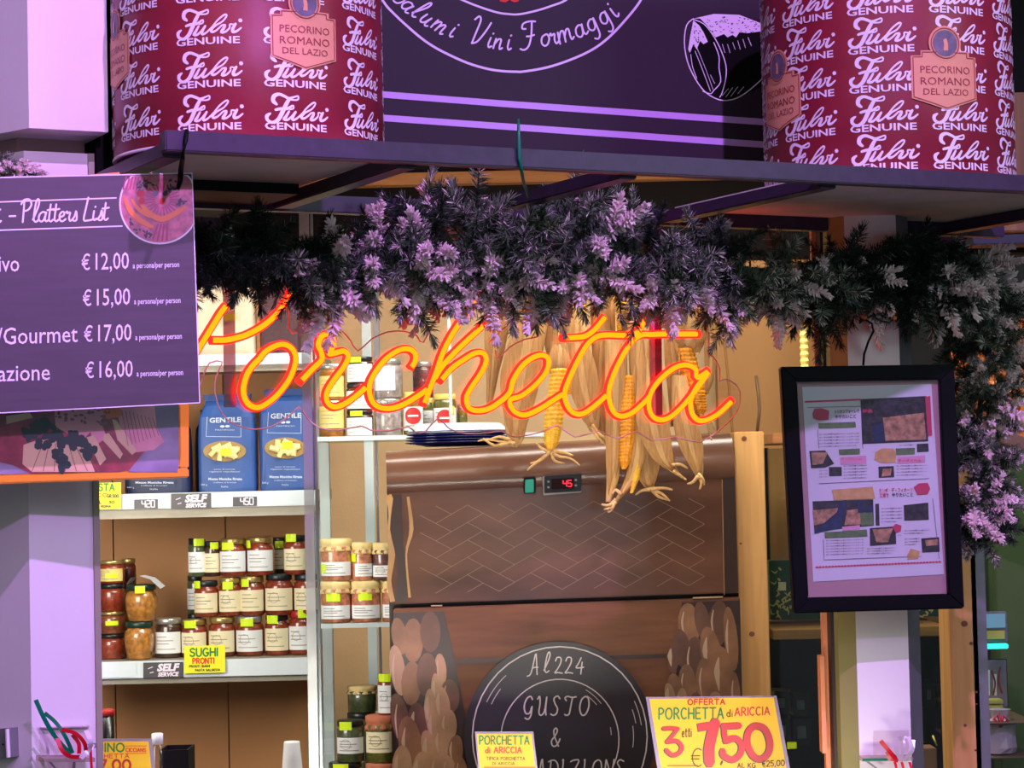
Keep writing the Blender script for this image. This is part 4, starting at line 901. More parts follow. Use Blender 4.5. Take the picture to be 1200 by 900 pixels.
def garland(path, rad, count, label, kindf, name='garland', seed=1, lim=None, lsc=1.0):
    """path: world points; sprigs leave it radially and droop"""
    rd = random.Random(seed); pts = [Vector(p) for p in catmull([tuple(p) for p in path], [1] * len(path), 8)[0]]
    g = thing(name, min(pts, key=lambda p: p.z), label, 'garland')
    m = MB(); m.tube(pts, 0.004, 5); m.build('wire_core', 'twig', g, smooth=True)
    N = len(pts)
    for i in range(count):
        f = (i + rd.random()) / count * (N - 1.001); k = int(f); p = pts[k].lerp(pts[k + 1], f - k); tan = (pts[k + 1] - pts[k]).normalized()
        a = rd.uniform(0, 6.283); x = tan.orthogonal().normalized(); y = tan.cross(x)
        d = (x * math.cos(a) + y * math.sin(a)); d = (d + tan * rd.uniform(-.6, .6) + Vector((0, -0.25, -.12))).normalized()
        if d.y > .5: d.y *= -.6; d.normalize()
        c = kindf(f / N, d, rd); me = rd.choice(SPR[c]); o = bpy.data.objects.new('sprig', me); COL.objects.link(o); o.parent = g
        q = d.to_track_quat('Z', 'Y') @ Matrix.Rotation(rd.uniform(0, 6.28), 3, 'Z').to_quaternion()
        s = rd.uniform(.8, 1.2) * rad / 0.105 * lsc
        st = p + d * rad * rd.uniform(-.15, .28)
        if seed == 11 and d.z > .2 and (st - SO).dot(SD) < .42: s *= .66
        tip = st + d * .13 * s; sx = (tip - SO).dot(SD)
        if tip.z > 1.93 and (sx < .34 or sx > .78): d.z = -abs(d.z) * .6; d.normalize(); q = d.to_track_quat('Z', 'Y'); st = p + d * rad * .1
        o.matrix_local = Matrix.LocRotScale(st - Vector(g.location), q, (s, s, s))
    return g
def gkind(u, d, rd):
    px = 215 + u * 945
    if px < 320: return 'green' if rd.random() < .8 else 'frost'
    if px < 430: return rd.choice(['frost', 'green', 'green', 'frost', 'snow'])
    if px < 880: return rd.choice(['frost', 'green', 'frost', 'snow', 'frost', 'frost']) if d.z > -.3 else rd.choice(['snow', 'frost', 'frost', 'snow'])
    if px < 960: return rd.choice(['green', 'frost', 'snow', 'green'])
    if px < 1060: return 'green' if rd.random() < .88 else 'snow'
    return rd.choice(['green', 'frost', 'snow', 'frost'])
gpl = lambda x, y, t: splane(t).pt(x, y)
GP = [gpl(205, 283, .33), gpl(280, 288, .33), gpl(360, 292, .33), gpl(450, 296, .33), gpl(540, 300, .32), gpl(640, 296, .31), gpl(740, 302, .31), gpl(830, 311, .31), gpl(920, 318, .32), gpl(1010, 312, .32), gpl(1080, 306, .32), gpl(1125, 312, .33)]
garland(GP, 0.090, 299, 'snow-flocked fir garland hanging along the underside of the overhead shelf', gkind, seed=11)
GV = [gpl(1140, 330, .33), gpl(1152, 370, .33), gpl(1158, 420, .34), gpl(1148, 480, .34), gpl(1150, 540, .34), gpl(1144, 590, .34), gpl(1146, 620, .34)]
garland(GV, 0.075, 130, 'flocked fir garland hanging down to the right of the black framed page', lambda u, d, rd: rd.choice(['snow', 'frost', 'frost', 'green']), seed=5, lsc=.9)
GL = [P(-30, 185, 2.5), P(0, 188, 2.48), P(25, 200, 2.47)]
garland(GL, 0.05, 22, 'small tuft of flocked fir garland at the far left above the menu board', lambda u, d, rd: rd.choice(['snow', 'frost']), seed=8, lsc=.7)

# ================================================================ back shelves
YS, YB = 4.75, 5.12
su = thing('shelving_unit', P(236, 1300, 4.9), 'white shelving unit with brown back panels behind the left column, holding pasta and sauces', 'shelf')
zs = {}
for nm, ym, yb, yl in (('top', 416, 429, 436), ('mid', 577, 595, 606), ('low', 773, 793, 800)):
    a, b = P(236, ym, YS).z, P(236, yb, YS).z; l = P(236, yl, YS).z; zs[nm] = a
    x0, x1 = P(60, ym, YS).x, P(372, ym, YS).x
    m = MB(); m.box(((x0 + x1) / 2, (YS + YB) / 2, a - .012), ((x1 - x0) / 2, (YB - YS) / 2, .012)); s_ = m.build('shelf', 'lip_grey', su)
    m = MB(); m.box(((x0 + x1) / 2, YS - .004, (a + b) / 2), ((x1 - x0) / 2, .004, (a - b) / 2)); m.build('price_rail', 'rail_white', s_, bevel=.001)
    m = MB(); m.box(((x0 + x1) / 2, YS + .01, (b + l) / 2), ((x1 - x0) / 2, .006, (b - l) / 2)); m.build('lip', 'lip_grey', s_)
x0, x1 = P(60, 600, YB).x, P(372, 600, YB).x
xs = [x0, P(133, 700, YB).x, P(265, 700, YB).x, x1]
for i in range(3):
    m = MB(); m.box(((xs[i] + xs[i + 1]) / 2, YB + .02, 1.35), ((xs[i + 1] - xs[i]) / 2 - .0015, .012, 1.2)); m.build('back_panel', 'panel_brown', su)
for xx in (x0, x1): m = MB(); m.box((xx, YB, 1.3), (.012, .015, 1.3)); m.build('upright', 'post_white', su)
m = MB(); cc_ = P(325, 790, YS); 
rivet = None

# price labels on the rails
PR = Plane((0, YS - .009, 0), (0, -1, 0))
def rail_label(x0, y0, x1, y1, label, matn, draw, slope=-.02, cat='price label', name='price_label', group=None, surf=PR, th=.0015, sub='printed_text', tm=None):
    q = [surf.pt(x0, y0 - slope * 0), surf.pt(x1, y0 + slope * (x1 - x0)), surf.pt(x1, y1 + slope * (x1 - x0)), surf.pt(x0, y1)]
    t = thing(name, (q[2] + q[3]) / 2, label, cat, group); m = MB(); m.slab([p + surf.n * th for p in q], surf.n, th); m.build('card', matn, t)
    for mt, fn in draw:
        m = MB(); fn(m, Off(surf, th)); m.build(sub, mt, t)
    return t
def self_draw(x, y):
    def f(m, s):
        m.text(s, 'SELF', (x + 16, y + 10.8), x + 41, 8.4, slope=-.03, bold=.05, slant=.22); m.text(s, 'SERVICE', (x + 17, y + 17.2), x + 41, 4.8, slope=-.03, bold=.05, slant=.2)
        m.ribbon(s, [(x + 6, y + 8), (x + 11, y + 6)], .9, .0007, smooth=False); m.ribbon(s, [(x + 8, y + 13), (x + 12, y + 12)], .9, .0007, smooth=False)
    return f
rail_label(157.5, 585.5, 185, 596.5, 'small dark 4.20 price label under the navy bag, left on the upper rail', 'tag_dark', [('menu_white', lambda m, s: seven(m, s, '4.20', 166.5, 586.6, 4, 7.8, 1.3, slope=-.02))])
rail_label(273, 582.5, 301, 593.5, 'small dark 4.50 price label under the blue bag, right of the self service label', 'tag_dark', [('menu_white', lambda m, s: seven(m, s, '4.50', 282, 583.6, 4, 7.8, 1.3, slope=-.02))])
rail_label(200.5, 578.5, 247.5, 596.5, 'dark self service label on the upper shelf rail', 'tag_dark', [('menu_white', self_draw(200.5, 577.5))], cat='label', name='shelf_label')
rail_label(168, 776.5, 214.5, 794.5, 'dark self service label on the lower shelf rail', 'tag_dark', [('menu_white', self_draw(168, 775.5))], cat='label', name='shelf_label')
rail_label(119, 776.8, 160, 794.5, 'blank pale label at the left end of the lower shelf rail', 'rail_white', [], cat='label', name='shelf_label')
PR2 = Plane((0, YS - .016, 0), (0, -1, 0))
rail_label(216, 757, 264, 789, 'yellow handwritten sughi pronti card on the lower shelf rail', 'lime_card', [
    ('ink_green', lambda m, s: m.hand(s, 'SUGHI', (223, 769), 255, 9, 1.8, slope=-.02)), ('ink_orange', lambda m, s: m.hand(s, 'PRONTI', (226, 777.5), 251, 6, 1.5, slope=-.02)),
    ('ink_black', lambda m, s: (m.hand(s, 'PRONTI SUGHI', (222, 782), 246, 2.4, .6, slope=-.02), m.hand(s, 'PASTA SALSICCIA', (229, 786.5), 258, 2.4, .6, slope=-.02)))], name='price_card', cat='card', surf=PR2)
rail_label(108, 566, 142, 597, 'yellow handwritten pasta card at the left end of the upper shelf', 'lime_card', [
    ('ink_green', lambda m, s: m.hand(s, 'PASTA', (103, 575), 134, 8, 1.6)), ('ink_orange', lambda m, s: m.hand(s, 'SICCO', (100, 582), 126, 3.6, .9)), ('ink_black', lambda m, s: (m.hand(s, 'GR.500', (126, 583), 139, 3.4, .8), m.hand(s, 'L.1930', (117, 590), 134, 3, .8), m.hand(s, 'ROMA', (119, 594.5), 130, 2.4, .7)))], name='price_card', cat='card', surf=PR2)

# ---------------------------------------------------------------- pasta bags
def bag(px0, px1, ytop, ybase, Y, matn, label, zb_, tagpos=None, window=True, dpt=.07, name='pasta_bag', printed=True):
    a, b = P(px0, ybase, Y), P(px1, ybase, Y); zt_ = P(px0, ytop, Y).z; w_ = b.x - a.x; cx = (a.x + b.x) / 2; h = zt_ - zb_
    t = thing(name, (cx, Y + dpt / 2, zb_), label, 'pasta'); m = MB(); rows = []
    rd = random.Random(int(px0))
    for v, ww, dd in ((0, .98, 1), (.03, 1.0, 1), (.3, 1.0, 1), (.55, 1.0, 1), (.76, .96, .95), (.88, .80, .6), (.93, .74, .28), (.935, .82, .2), (1.0, .84, .16)):
        ring = []
        for i in range(24):
            an = 2 * math.pi * (i + .5) / 24; cx_, sy_ = math.cos(an), math.sin(an); e = .28
            X = math.copysign(abs(cx_) ** e, cx_) * w_ / 2 * ww; Yy = math.copysign(abs(sy_) ** e, sy_) * dpt / 2 * dd
            ring.append(Vector((cx + X, Y + dpt / 2 + Yy + rd.uniform(-.0008, .0008), zb_ + h * v)))
        rows.append(ring)
    m.grid(rows, True); m.f.append(tuple(range(len(m.v) - 24, len(m.v)))); m.m.append(0); body = m.build('bag_body', matn, t, smooth=False)
    s = Plane((0, Y - .0015, 0), (0, -1, 0)); W = px1 - px0; H = ybase - ytop; ux = lambda u: px0 + W * u; vy = lambda v: ybase - H * v
    if printed:
        m = MB(); m.text(s, 'GENTILE', (ux(.2), vy(.71)), ux(.74), H * .05, bold=.02, slope=-.03); m.ell2(s, ux(.42), vy(.672), W * .04, H * .012); m.ell2(s, ux(.51), vy(.674), W * .04, H * .012)
        m.text(s, 'PASTIFICIO', (ux(.3), vy(.63)), ux(.63), H * .014); m.text(s, 'rigatoni napoletani', (ux(.2), vy(.205)), ux(.72), H * .016); m.text(s, 'pasta di semola', (ux(.28), vy(.23)), ux(.64), H * .013)
        m.text(s, 'Mezze Maniche Rigate', (ux(.18), vy(.125)), ux(.76), H * .026, bold=.03); m.text(s, 'trafilata al bronzo', (ux(.26), vy(.095)), ux(.66), H * .014); m.text(s, 'Italia', (ux(.4), vy(.05)), ux(.52), H * .02)
        m.text(s, '500 g', (ux(.05), vy(.07)), ux(.16), H * .018)
        for (x0_, y0_), (x1_, y1_) in (((.16, .77), (.14, .57)), ((.14, .57), (.74, .565)), ((.74, .565), (.74, .76))): m.ribbon(s, [(ux(x0_), vy(y0_)), (ux(x1_), vy(y1_))], .5, .0007, smooth=False)
        m.build('printed_text', 'bag_print', body)
    if window:
        m = MB(); m.ell2(s, ux(.46), vy(.42), W * .37, H * .105, .0008, 24); wn = m.build('pasta_window', 'pasta_hole', t, label='oval picture of pasta tubes')
        m = MB(); m2 = MB()
        for i in range(13):
            a_ = 2 * math.pi * i / 8; r_ = .6 if i < 8 else .15; x_, y_ = ux(.46) + W * .32 * r_ * math.cos(a_ + i * .2), vy(.42) + H * .085 * r_ * math.sin(a_ + i * .2); an = rd.uniform(0, 3)
            q = Vector((math.cos(an) * W * .085, math.sin(an) * W * .085)); p0_ = s.pt(x_ - q.x, y_ - q.y, .003); p1_ = s.pt(x_ + q.x, y_ + q.y, .003); m.tube([p0_, p1_], .006, 8)
            m2.tube([p1_, p1_ + (p1_ - p0_) * .04], .0036, 8)
        m.build('pasta_tubes', 'pasta', t, smooth=False); m2.build('tube_holes', 'pasta_hole', t)
    if tagpos:
        m = MB(); x_, y_ = tagpos; m.slab([s.pt(x_ - 6, y_ - 4, .010), s.pt(x_ + 6, y_ - 5, .010), s.pt(x_ + 6.5, y_ + 3.5, .010), s.pt(x_ - 6, y_ + 4.5, .010)], s.n, .001); m.build('price_tag', 'lime_tag', t)
    return t
zm = zs['mid'] + .0005
bag(232, 300, 462, 577, 4.80, 'bag_blue', 'blue pasta bag standing beside the orange picture frame', zm, (265, 530))
bag(304, 370, 456, 575, 4.80, 'bag_blue', 'blue pasta bag standing behind the glass partition edge', zm, (337, 522))
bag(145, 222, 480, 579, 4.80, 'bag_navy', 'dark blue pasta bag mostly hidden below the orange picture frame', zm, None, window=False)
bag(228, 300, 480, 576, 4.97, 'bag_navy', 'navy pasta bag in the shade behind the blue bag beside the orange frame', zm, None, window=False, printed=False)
zt2 = zs['top'] + .0005
bag(222, 298, 325, 416, 4.80, 'bag_cream', 'cream paper pasta bag on the top shelf above the blue bags', zt2, (270, 372), window=False, printed=False)
bag(304, 352, 325, 414, 4.82, 'bag_dark', 'dark maroon bag on the top shelf beside the cream bag', zt2, None, window=False, printed=False)

# ---------------------------------------------------------------- jars
def jar_profile(kind, r, h):
    if kind == 'squat': return [(r * .86, 0), (r, h * .06), (r, h * .68), (r * .93, h * .78), (r * .80, h * .82), (r * .80, h * .86)]
    if kind == 'hive': return [(r * .70, 0), (r * .82, h * .04), (r * .95, h * .35), (r, h * .62), (r * .9, h * .76), (r * .78, h * .82), (r * .78, h * .86)]
    if kind == 'bottle': return [(r, 0), (r, h * .7), (r * .95, h * .78), (r * .92, h * .80), (r * .92, h * .84)]
    return [(r * .92, 0), (r, h * .04), (r, h * .78), (r * .94, h * .82), (r * .88, h * .84), (r * .88, h * .87)]
def jar(x0, x1, yb, yt, Y, content, lid, label, lab=None, tagp=None, kind='tall', cloth=False, base=None, group=None, lab_span=(.12, .66), text=True, rot=0.0):
    """jar seen between pixel columns x0..x1 and rows yt..yb, its axis at depth Y"""
    a, b = P(x0, yb, Y), P(x1, yb, Y); r = (b.x - a.x) / 2; c = (a + b) / 2; z0 = base if base is not None else c.z; h = P(x0, yt, Y).z - P(x0, yb, Y).z
    j = thing('jar', (c.x, Y, z0), label, 'jar', group)
    m = MB(); m.lathe(jar_profile(kind, r, h), (c.x, Y, z0), 22); m.build('glass_body', content, j, smooth=True)
    pr = jar_profile(kind, r, h)[-1]
    m = MB()
    if cloth:
        R_ = r * 1.02; w_ = lambda i, an: 1 + (.10 * math.sin(9 * an + i) if i < 2 else .02 * math.sin(7 * an))
        m.lathe([(R_ * 1.04, h * .70), (R_ * 1.0, h * .76), (R_ * .93, h * .82), (R_ * .98, h * .86), (R_ * .98, h * .97), (R_ * .85, h), (.001, h)], (c.x, Y, z0), 36, w_)
        m.build('cloth_cover', lid, j, smooth=True)
    else:
        rl = max(pr[0] * 1.06, r * .90); n = 36; w_ = lambda i, an: 1 + (.012 * (1 if int(an / (2 * math.pi) * n + .5) % 2 else -1) if i in (1, 2) else 0)
        m.lathe([(rl * .98, pr[1] - h * .01), (rl, pr[1]), (rl, h * .985), (rl * .95, h), (.001, h * .992)], (c.x, Y, z0), n, w_)
        m.build('lid', lid, j, smooth=True)
    if lab:
        m = MB(); s = CylUV(Vector((c.x, Y, 0)), r, R(-90 + rot), z0, 1.0); W = r * (1.15 if kind != 'hive' else .9)
        rows = []
        for v in lab_span:
            rows.append([s.pt(-W + 2 * W * i / 14, -h * v, .0006) for i in range(15)])
        m.grid(rows); lb = m.build('label', lab, j)
        if text:
            m = MB(); lh = (lab_span[1] - lab_span[0]) * h; y1 = -h * lab_span[1]
            for k_, (f, wd_) in enumerate(((.22, .5), (.40, .8), (.55, .6), (.80, .9))):
                m.ribbon(s, [(-W * .7 + W * 1.4 * wd_ * i / 6, y1 + lh * f) for i in range(7)], h * .018, .0012, smooth=False, round_=False)
            if (int(x0) % 2): m.ribbon(s, [(W * .1 * math.cos(t_) * 3 - W * .25, y1 + lh * .42 + W * .3 * math.sin(t_)) for t_ in [k * .5236 for k in range(12)]], h * .009, .0012, closed=True)
            m.build('label_print', 'label_ink', lb)
    if tagp:
        u, v, tw = tagp; s = CylUV(Vector((c.x, Y, 0)), r * 1.01, R(-90), z0, 1.0); m = MB(); m.grid([[s.pt(r * u + r * tw * (i / 4 - .5), -h * (v + dv), .0016) for i in range(5)] for dv in (-.1, .1)]); m.build('price_tag', 'lime_tag', j)
    return j
YJ = 4.83; zl = zs['low'] + .0005
hpx = lambda Y: Y / FPX
row1 = [ # x0 x1 top content lid label tag
 (182, 214, 729, 'content_dark', 'lid_silver', 'jar with a silver lid and plain white label beside the orange jar, lower shelf', 'label_white', None, 'tall'),
 (213, 244, 731, 'content_red', 'lid_gold', 'gold-lidded red sauce jar behind the yellow sughi card, bottom row', 'label_cream', (-.2, .88, .9), 'squat'),
 (245, 277, 729, 'content_red', 'lid_gold', 'gold-lidded sauce jar just right of the yellow sughi card, bottom row', 'label_cream', None, 'squat'),
 (277, 310, 729, 'content_red', 'lid_silver', 'sauce jar with white label and lime tag in the bottom row', 'label_white', (-.1, .86, .9), 'squat'),
 (311, 340, 727, 'content_red', 'lid_black', 'black-lidded red sauce jar in the bottom row beside the glass partition', 'label_cream', (-.3, .88, .9), 'squat'),
 (339, 367, 724, 'content_red', 'lid_red', 'red-lidded jar with white label at the right end of the bottom row', 'label_white', (.3, .95, .8), 'squat')]
tops = []
for x0, x1, yt, c, l, lb, lab, tg, kd in row1:
    j = jar(x0, x1, 775, yt, YJ, c, l, lb, lab, tg, kd, base=zl)
def stack(specs, Y=YJ, z=zl):
    for s in specs:
        x0, x1, yb, yt, c, l, lb, lab, tg, kd = s[:10]
        h = P(x0, yt, Y).z - P(x0, yb, Y).z
        jar(x0, x1, yb, yt, Y, c, l, lb, lab, tg, kd, base=z, **(s[10] if len(s) > 10 else {})); z += h + .0005
    return z
h1 = zl + (775 - 729) * hpx(YJ) + .001
row2 = [(228, 257, 686, 'content_red', 'lid_black', 'black-lidded jar with cream label in the middle row, first from the left', 'label_cream', (-.7, .9, .7)),
 (257, 284, 683, 'content_red', 'lid_gold', 'gold-lidded jar in the middle row, second from the left', 'label_cream', (-.1, .80, .9)),
 (282, 311, 682, 'content_red', 'lid_gold', 'gold-lidded jar in the middle row, third from the left', 'label_cream', (-.5, .84, .7)),
 (311, 345, 680, 'content_red', 'lid_black', 'wide black-lidded jar with cream label in the middle row', 'label_cream', None),
 (345, 374, 681, 'content_red', 'lid_black', 'black-lidded jar at the right end of the middle row', 'label_cream', None)]
for x0, x1, yt, c, l, lb, lab, tg in row2: jar(x0, x1, 728, yt, YJ, c, l, lb, lab, tg, 'squat', base=h1)
h2 = h1 + (728 - 682) * hpx(YJ) + .001
row3 = [(221, 242, 638, 'content_green', 'lid_black', 'dark jar with lime tag at the left end of the top row of jars', 'label_white', (.4, .92, 1.2)),
 (240, 259, 641, 'content_dark', 'lid_black', 'narrow dark jar in the top row, second from the left', 'label_cream', (.4, .88, 1.0)),
 (258, 290, 638, 'content_red', 'lid_gold', 'gold-lidded jar with white label and lime tag in the top row', 'label_white', (-.3, .80, .9)),
 (290, 322, 637, 'content_red', 'lid_gold', 'gold-lidded jar with white label facing right in the top row', 'label_white', (-.9, .82, .5)),
 (333, 361, 636, 'content_red', 'lid_black', 'black-lidded jar with cream label at the right end of the top row', 'label_cream', (-.3, .94, .9))]
for x0, x1, yt, c, l, lb, lab, tg in row3: jar(x0, x1, 682, yt, YJ, c, l, lb, lab, tg, 'squat' if x0 > 250 else 'tall', base=h2)
YK = YJ + .1
z_ = stack([(220, 238, 775, 729, 'content_green', 'lid_black', 'dark jar in the back row, lowest of its stack', None, None, 'tall'), (220, 238, 728, 683, 'content_green', 'lid_black', 'dark green jar in the back row beside the middle row of jars', 'label_white', None, 'tall')], YK)
jar(221, 239, 681, 638, YK, 'content_green', 'lid_black', 'dark jar hidden behind the left end of the top row', None, None, 'tall', base=z_)
z_ = stack([(318, 338, 775, 729, 'content_dark', 'lid_black', 'dark jar in the back row behind the bottom row', None, None, 'tall'), (318, 338, 728, 683, 'content_dark', 'lid_black', 'dark jar in the back row behind the wide middle jar', None, None, 'tall'), (320, 336, 682, 640, 'content_dark', 'lid_black', 'narrow dark jar in the gap of the top row', 'label_cream', (.1, .8, 1.2), 'tall')], YK)
stack([(115, 147, 775, 746, 'content_red', 'lid_black', 'black-lidded red jar at the left end of the lower shelf, bottom of its stack', None, None, 'squat'),
       (115, 147, 745, 719, 'content_brown', 'lid_gold', 'gold-lidded jar second from the bottom in the left stack', None, (.2, .5, .9), 'squat'),
       (115, 147, 718, 686, 'content_red', 'lid_black', 'black-lidded red jar third from the bottom in the left stack', None, None, 'squat'),
       (115, 146, 685, 658, 'content_red', 'lid_gold', 'gold-lidded jar on top of the left stack', 'label_yellow', (.2, .35, .9), 'squat')])
stack([(141, 161, 775, 736, 'content_red', 'lid_gold', 'gold-lidded jar in the back row, bottom of the stack behind the orange jars', None, None, 'squat'), (141, 161, 735, 698, 'content_red', 'lid_gold', 'gold-lidded jar in the middle of the stack behind the orange jars', None, None, 'squat'), (142, 160, 697, 661, 'content_red', 'lid_gold', 'small gold-lidded jar peeping out above the orange jars', None, None, 'squat')], YK)
YH = YJ - .03
zh_ = stack([(146, 181, 776, 732, 'content_ochre', 'lid_green', 'orange-brown hive-shaped jar with green lid, the lower of two', None, None, 'hive'),
             (147, 185, 731, 688, 'content_ochre', 'lid_green', 'orange-brown hive-shaped jar under the loose paper, the upper of two', None, (.1, .88, .6), 'hive')], YH)
m = MB(); pn = Plane((0, YH - .035, 0), (0, -1, 0)); c_ = [pn.pt(148, 688), pn.pt(158, 678), pn.pt(178, 682), pn.pt(188, 692)]; o_ = Vector((0, .05, .004))
m.grid([[pn.pt(x, y - 4) for x, y in ((148, 689), (153, 681), (163, 679), (176, 683), (188, 694))], [p + Vector((0, .055, -.002)) for p in (pn.pt(150, 683), pn.pt(155, 676), pn.pt(165, 674), pn.pt(177, 677), pn.pt(189, 687))]])
m.build('paper_note', 'label_white', label='loose curled white paper lying on the upper orange jar', cat='paper')

# things on the counter in front of the brown panels
# ---------------------------------------------------------------- glass display rack
YR = 4.45
rk = thing('display_rack', P(420, 1400, YR), 'glass-shelved display rack with a white post and its reflection modelled as another left of the printed cabinet', 'shelf')
zg1, zg2, zg3 = P(415, 512, YR).z, P(415, 731, YR).z, P(415, 945, YR).z
def vpost(x0, x1, Y, z0, z1, matn, name, par, yref=650, depth=.02):
    a, b = P(x0, yref, Y), P(x1, yref, Y); m = MB(); m.prism([a, b, b + Vector((0, depth, 0)), a + Vector((0, depth, 0))], z0, z1); return m.build(name, matn, par, bevel=.001)
vpost(376, 388, YR + .125, 0, zg1 - .008, 'post_white', 'post', rk); vpost(429, 440, YR + .5, 0, zg1 + .35, 'post_white', 'post', rk)  # the second post is a dim reflection of a post, built solid
x0r, x1r = P(372, 512, YR).x, P(652, 512, YR).x; x1s = P(462, 512, YR).x
for z_, xe in ((zg1, x1r), (zg2, x1s), (zg3, x1s)):
    m = MB(); m.box(((x0r + xe) / 2, YR + .17, z_ - .003), ((xe - x0r) / 2, .17, .003)); g_ = m.build('glass_shelf', 'shelf_glass', rk, bevel=.001)
    m = MB(); m.box(((x0r + xe) / 2, YR - .004, z_ - .003), ((xe - x0r) / 2, .003, .0045)); m.build('shelf_edge', 'post_white', g_)
vpost(442, 445, YR + .3, zg2 - .2, zg1, 'steel', 'rod', rk, depth=.005)
vpost(438, 445, YR + .36, zg1, zg1 + .5, 'steel_dull', 'rail_post', rk, yref=420, depth=.01)
vpost(525, 529, YR - .016, zg1, zg1 + .4, 'post_white', 'rod', rk, yref=420, depth=.006)
# glass partition seen almost edge-on
a, b = P(357.5, 640, 3.35), P(368.5, 640, 3.35); m = MB(); m.prism([a, b, b + Vector((0, .012, 0)), a + Vector((0, .012, 0))], 1.10, 2.05)
gpn = thing('glass_partition', (a.x, 3.4, 1.10), 'glass partition seen edge-on between the sauce shelves and the glass rack', 'partition'); m.build('edge_strip', 'glass_edge', gpn)
a2 = P(370.5, 640, 3.36); m = MB(); m.prism([a2, a2 + Vector((.0035, 0, 0)), a2 + Vector((.0035, .012, 0)), a2 + Vector((0, .012, 0))], 1.10, 2.05); m.build('edge_strip', 'steel', gpn)
b2 = P(386, 640, 4.2); m = MB(); m.prism([b, b + Vector((.004, 0, 0)), b2 + Vector((.004, 0, 0)), b2], 1.10, 2.05); m.build('glass_sheet', 'pane', gpn)

Yg = YR + .05; G1 = zg1 + .0005; G2 = zg2 + .0005
stack([(374, 405, 509, 466, 'content_honey', 'lid_silver', 'honey-coloured jar with yellow label, lower one at the left of the upper glass shelf', 'label_yellow', None, 'tall', dict(lab_span=(.25, .85))),
       (374, 405, 465, 422, 'content_honey', 'lid_silver', 'honey-coloured jar with yellow label, upper one at the left of the upper glass shelf', 'label_yellow', None, 'tall', dict(lab_span=(.1, .66)))], Yg, G1)
stack([(406, 438, 508, 477, 'content_dark', 'lid_black', 'white-labelled black-lidded jar, lowest of three on the upper glass shelf', 'label_white', (-.2, .88, .9), 'tall', dict(lab_span=(.05, .72))),
       (406, 438, 476, 445, 'content_dark', 'lid_black', 'white-labelled black-lidded jar, middle of three on the upper glass shelf', 'label_white', None, 'tall', dict(lab_span=(.05, .72))),
       (406, 438, 444, 413, 'content_dark', 'lid_black', 'white-labelled black-lidded jar, topmost of three on the upper glass shelf', 'label_white', (-.3, .88, .9), 'tall', dict(lab_span=(.05, .72)))], Yg, G1)
stack([(439, 472, 507, 463, 'content_beans', 'lid_silver', 'silver-lidded jar of grey beans, the lower of two on the upper glass shelf', None, None, 'tall'),
       (439, 472, 462, 416, 'content_beans', 'lid_silver', 'silver-lidded jar of grey beans, the upper of two on the upper glass shelf', 'label_white', None, 'tall', dict(lab_span=(.2, .8), text=False, rot=-35))], Yg, G1)
j = jar(473, 497, 506, 455, Yg, 'content_olive', 'lid_yellow', 'yellow-lidded jar with a red oval label behind the foot of the neon letter h', 'label_white', None, 'tall', base=G1)
def oval(j, x0, x1, Y, z, rx, rz, matn='label_red'):
    s = CylUV(Vector((P((x0 + x1) / 2, 506, Y).x, Y, 0)), (P(x1, 506, Y).x - P(x0, 506, Y).x) / 2, R(-90), z, 1.0)
    m = MB(); m.grid([[s.pt(rx * f * math.cos(i * math.pi / 12), rz * f * math.sin(i * math.pi / 12), .0016) for i in range(24)] for f in (1, .75, .5, .25, .01)], True); e = m.build('oval_emblem', matn, j)
    m = MB(); m.ribbon(s, [(-rx * .6 + rx * .2 * i, 0) for i in range(7)], rz * .22, .0024, smooth=False, round_=False); m.build('emblem_text', 'label_white', e)
oval(j, 473, 497, Yg, G1 + .040, .0165, .017)
j = jar(508, 536, 505, 457, Yg, 'content_olive', 'lid_yellow', 'yellow-lidded jar with a red oval label beside the stack of plates', 'label_white', (.6, .6, .5), 'tall', base=G1); oval(j, 508, 536, Yg, G1 + .034, .0165, .017)
jar(494, 508, 505, 460, Yg + .06, 'content_olive', 'lid_yellow', 'small yellow-lidded jar between the two jars with red ovals', 'label_white', None, 'tall', base=G1)
jar(484, 508, 506, 462, Yg + .13, 'content_purple', 'lid_silver', 'dark jar at the back of the upper glass shelf', None, None, 'tall', base=G1)
jar(484, 508, 461, 418, Yg + .13, 'content_purple', 'lid_silver', 'silver-lidded dark jar standing higher behind the red oval jars', None, None, 'tall', base=G1 + 44.5 * hpx(Yg + .13))
jar(536, 548, 505, 468, Yg + .1, 'content_olive', 'lid_silver', 'narrow jar half hidden by the plates on the upper glass shelf', None, None, 'tall', base=G1)
stack([(376, 412, 728, 679, 'content_pink', 'cloth_cream', 'cloth-covered jar at the left of the lower glass shelf, bottom row', 'label_white', (-.1, .62, .9), 'tall', dict(cloth=True, lab_span=(.1, .42))),
       (376, 413, 678, 629, 'content_pink', 'cloth_cream', 'cloth-covered jar at the left of the lower glass shelf, top row', 'label_white', (-.85, .3, .5), 'tall', dict(cloth=True, lab_span=(.12, .45)))], Yg, G2)
stack([(412, 447, 728, 680, 'content_pink', 'cloth_cream', 'cloth-covered jar in the middle of the lower glass shelf, bottom row', 'label_white', (.0, .64, .9), 'tall', dict(cloth=True, lab_span=(.1, .42))),
       (412, 437, 679, 634, 'content_pink', 'cloth_cream', 'cloth-covered jar in the middle of the lower glass shelf, top row', 'label_white', (-.8, .6, .6), 'tall', dict(cloth=True, lab_span=(.12, .45), rot=30))], Yg, G2)
stack([(448, 480, 728, 680, 'content_pink', 'cloth_cream', 'cloth-covered jar at the right of the lower glass shelf, bottom row', 'label_white', None, 'tall', dict(cloth=True, lab_span=(.1, .42))),
       (437, 464, 679, 635, 'content_purple', 'cloth_cream', 'dark cloth-covered jar at the right of the lower glass shelf, top row', 'label_white', None, 'tall', dict(cloth=True, lab_span=(.1, .4)))], Yg, G2)
G3 = zg3 + .0005
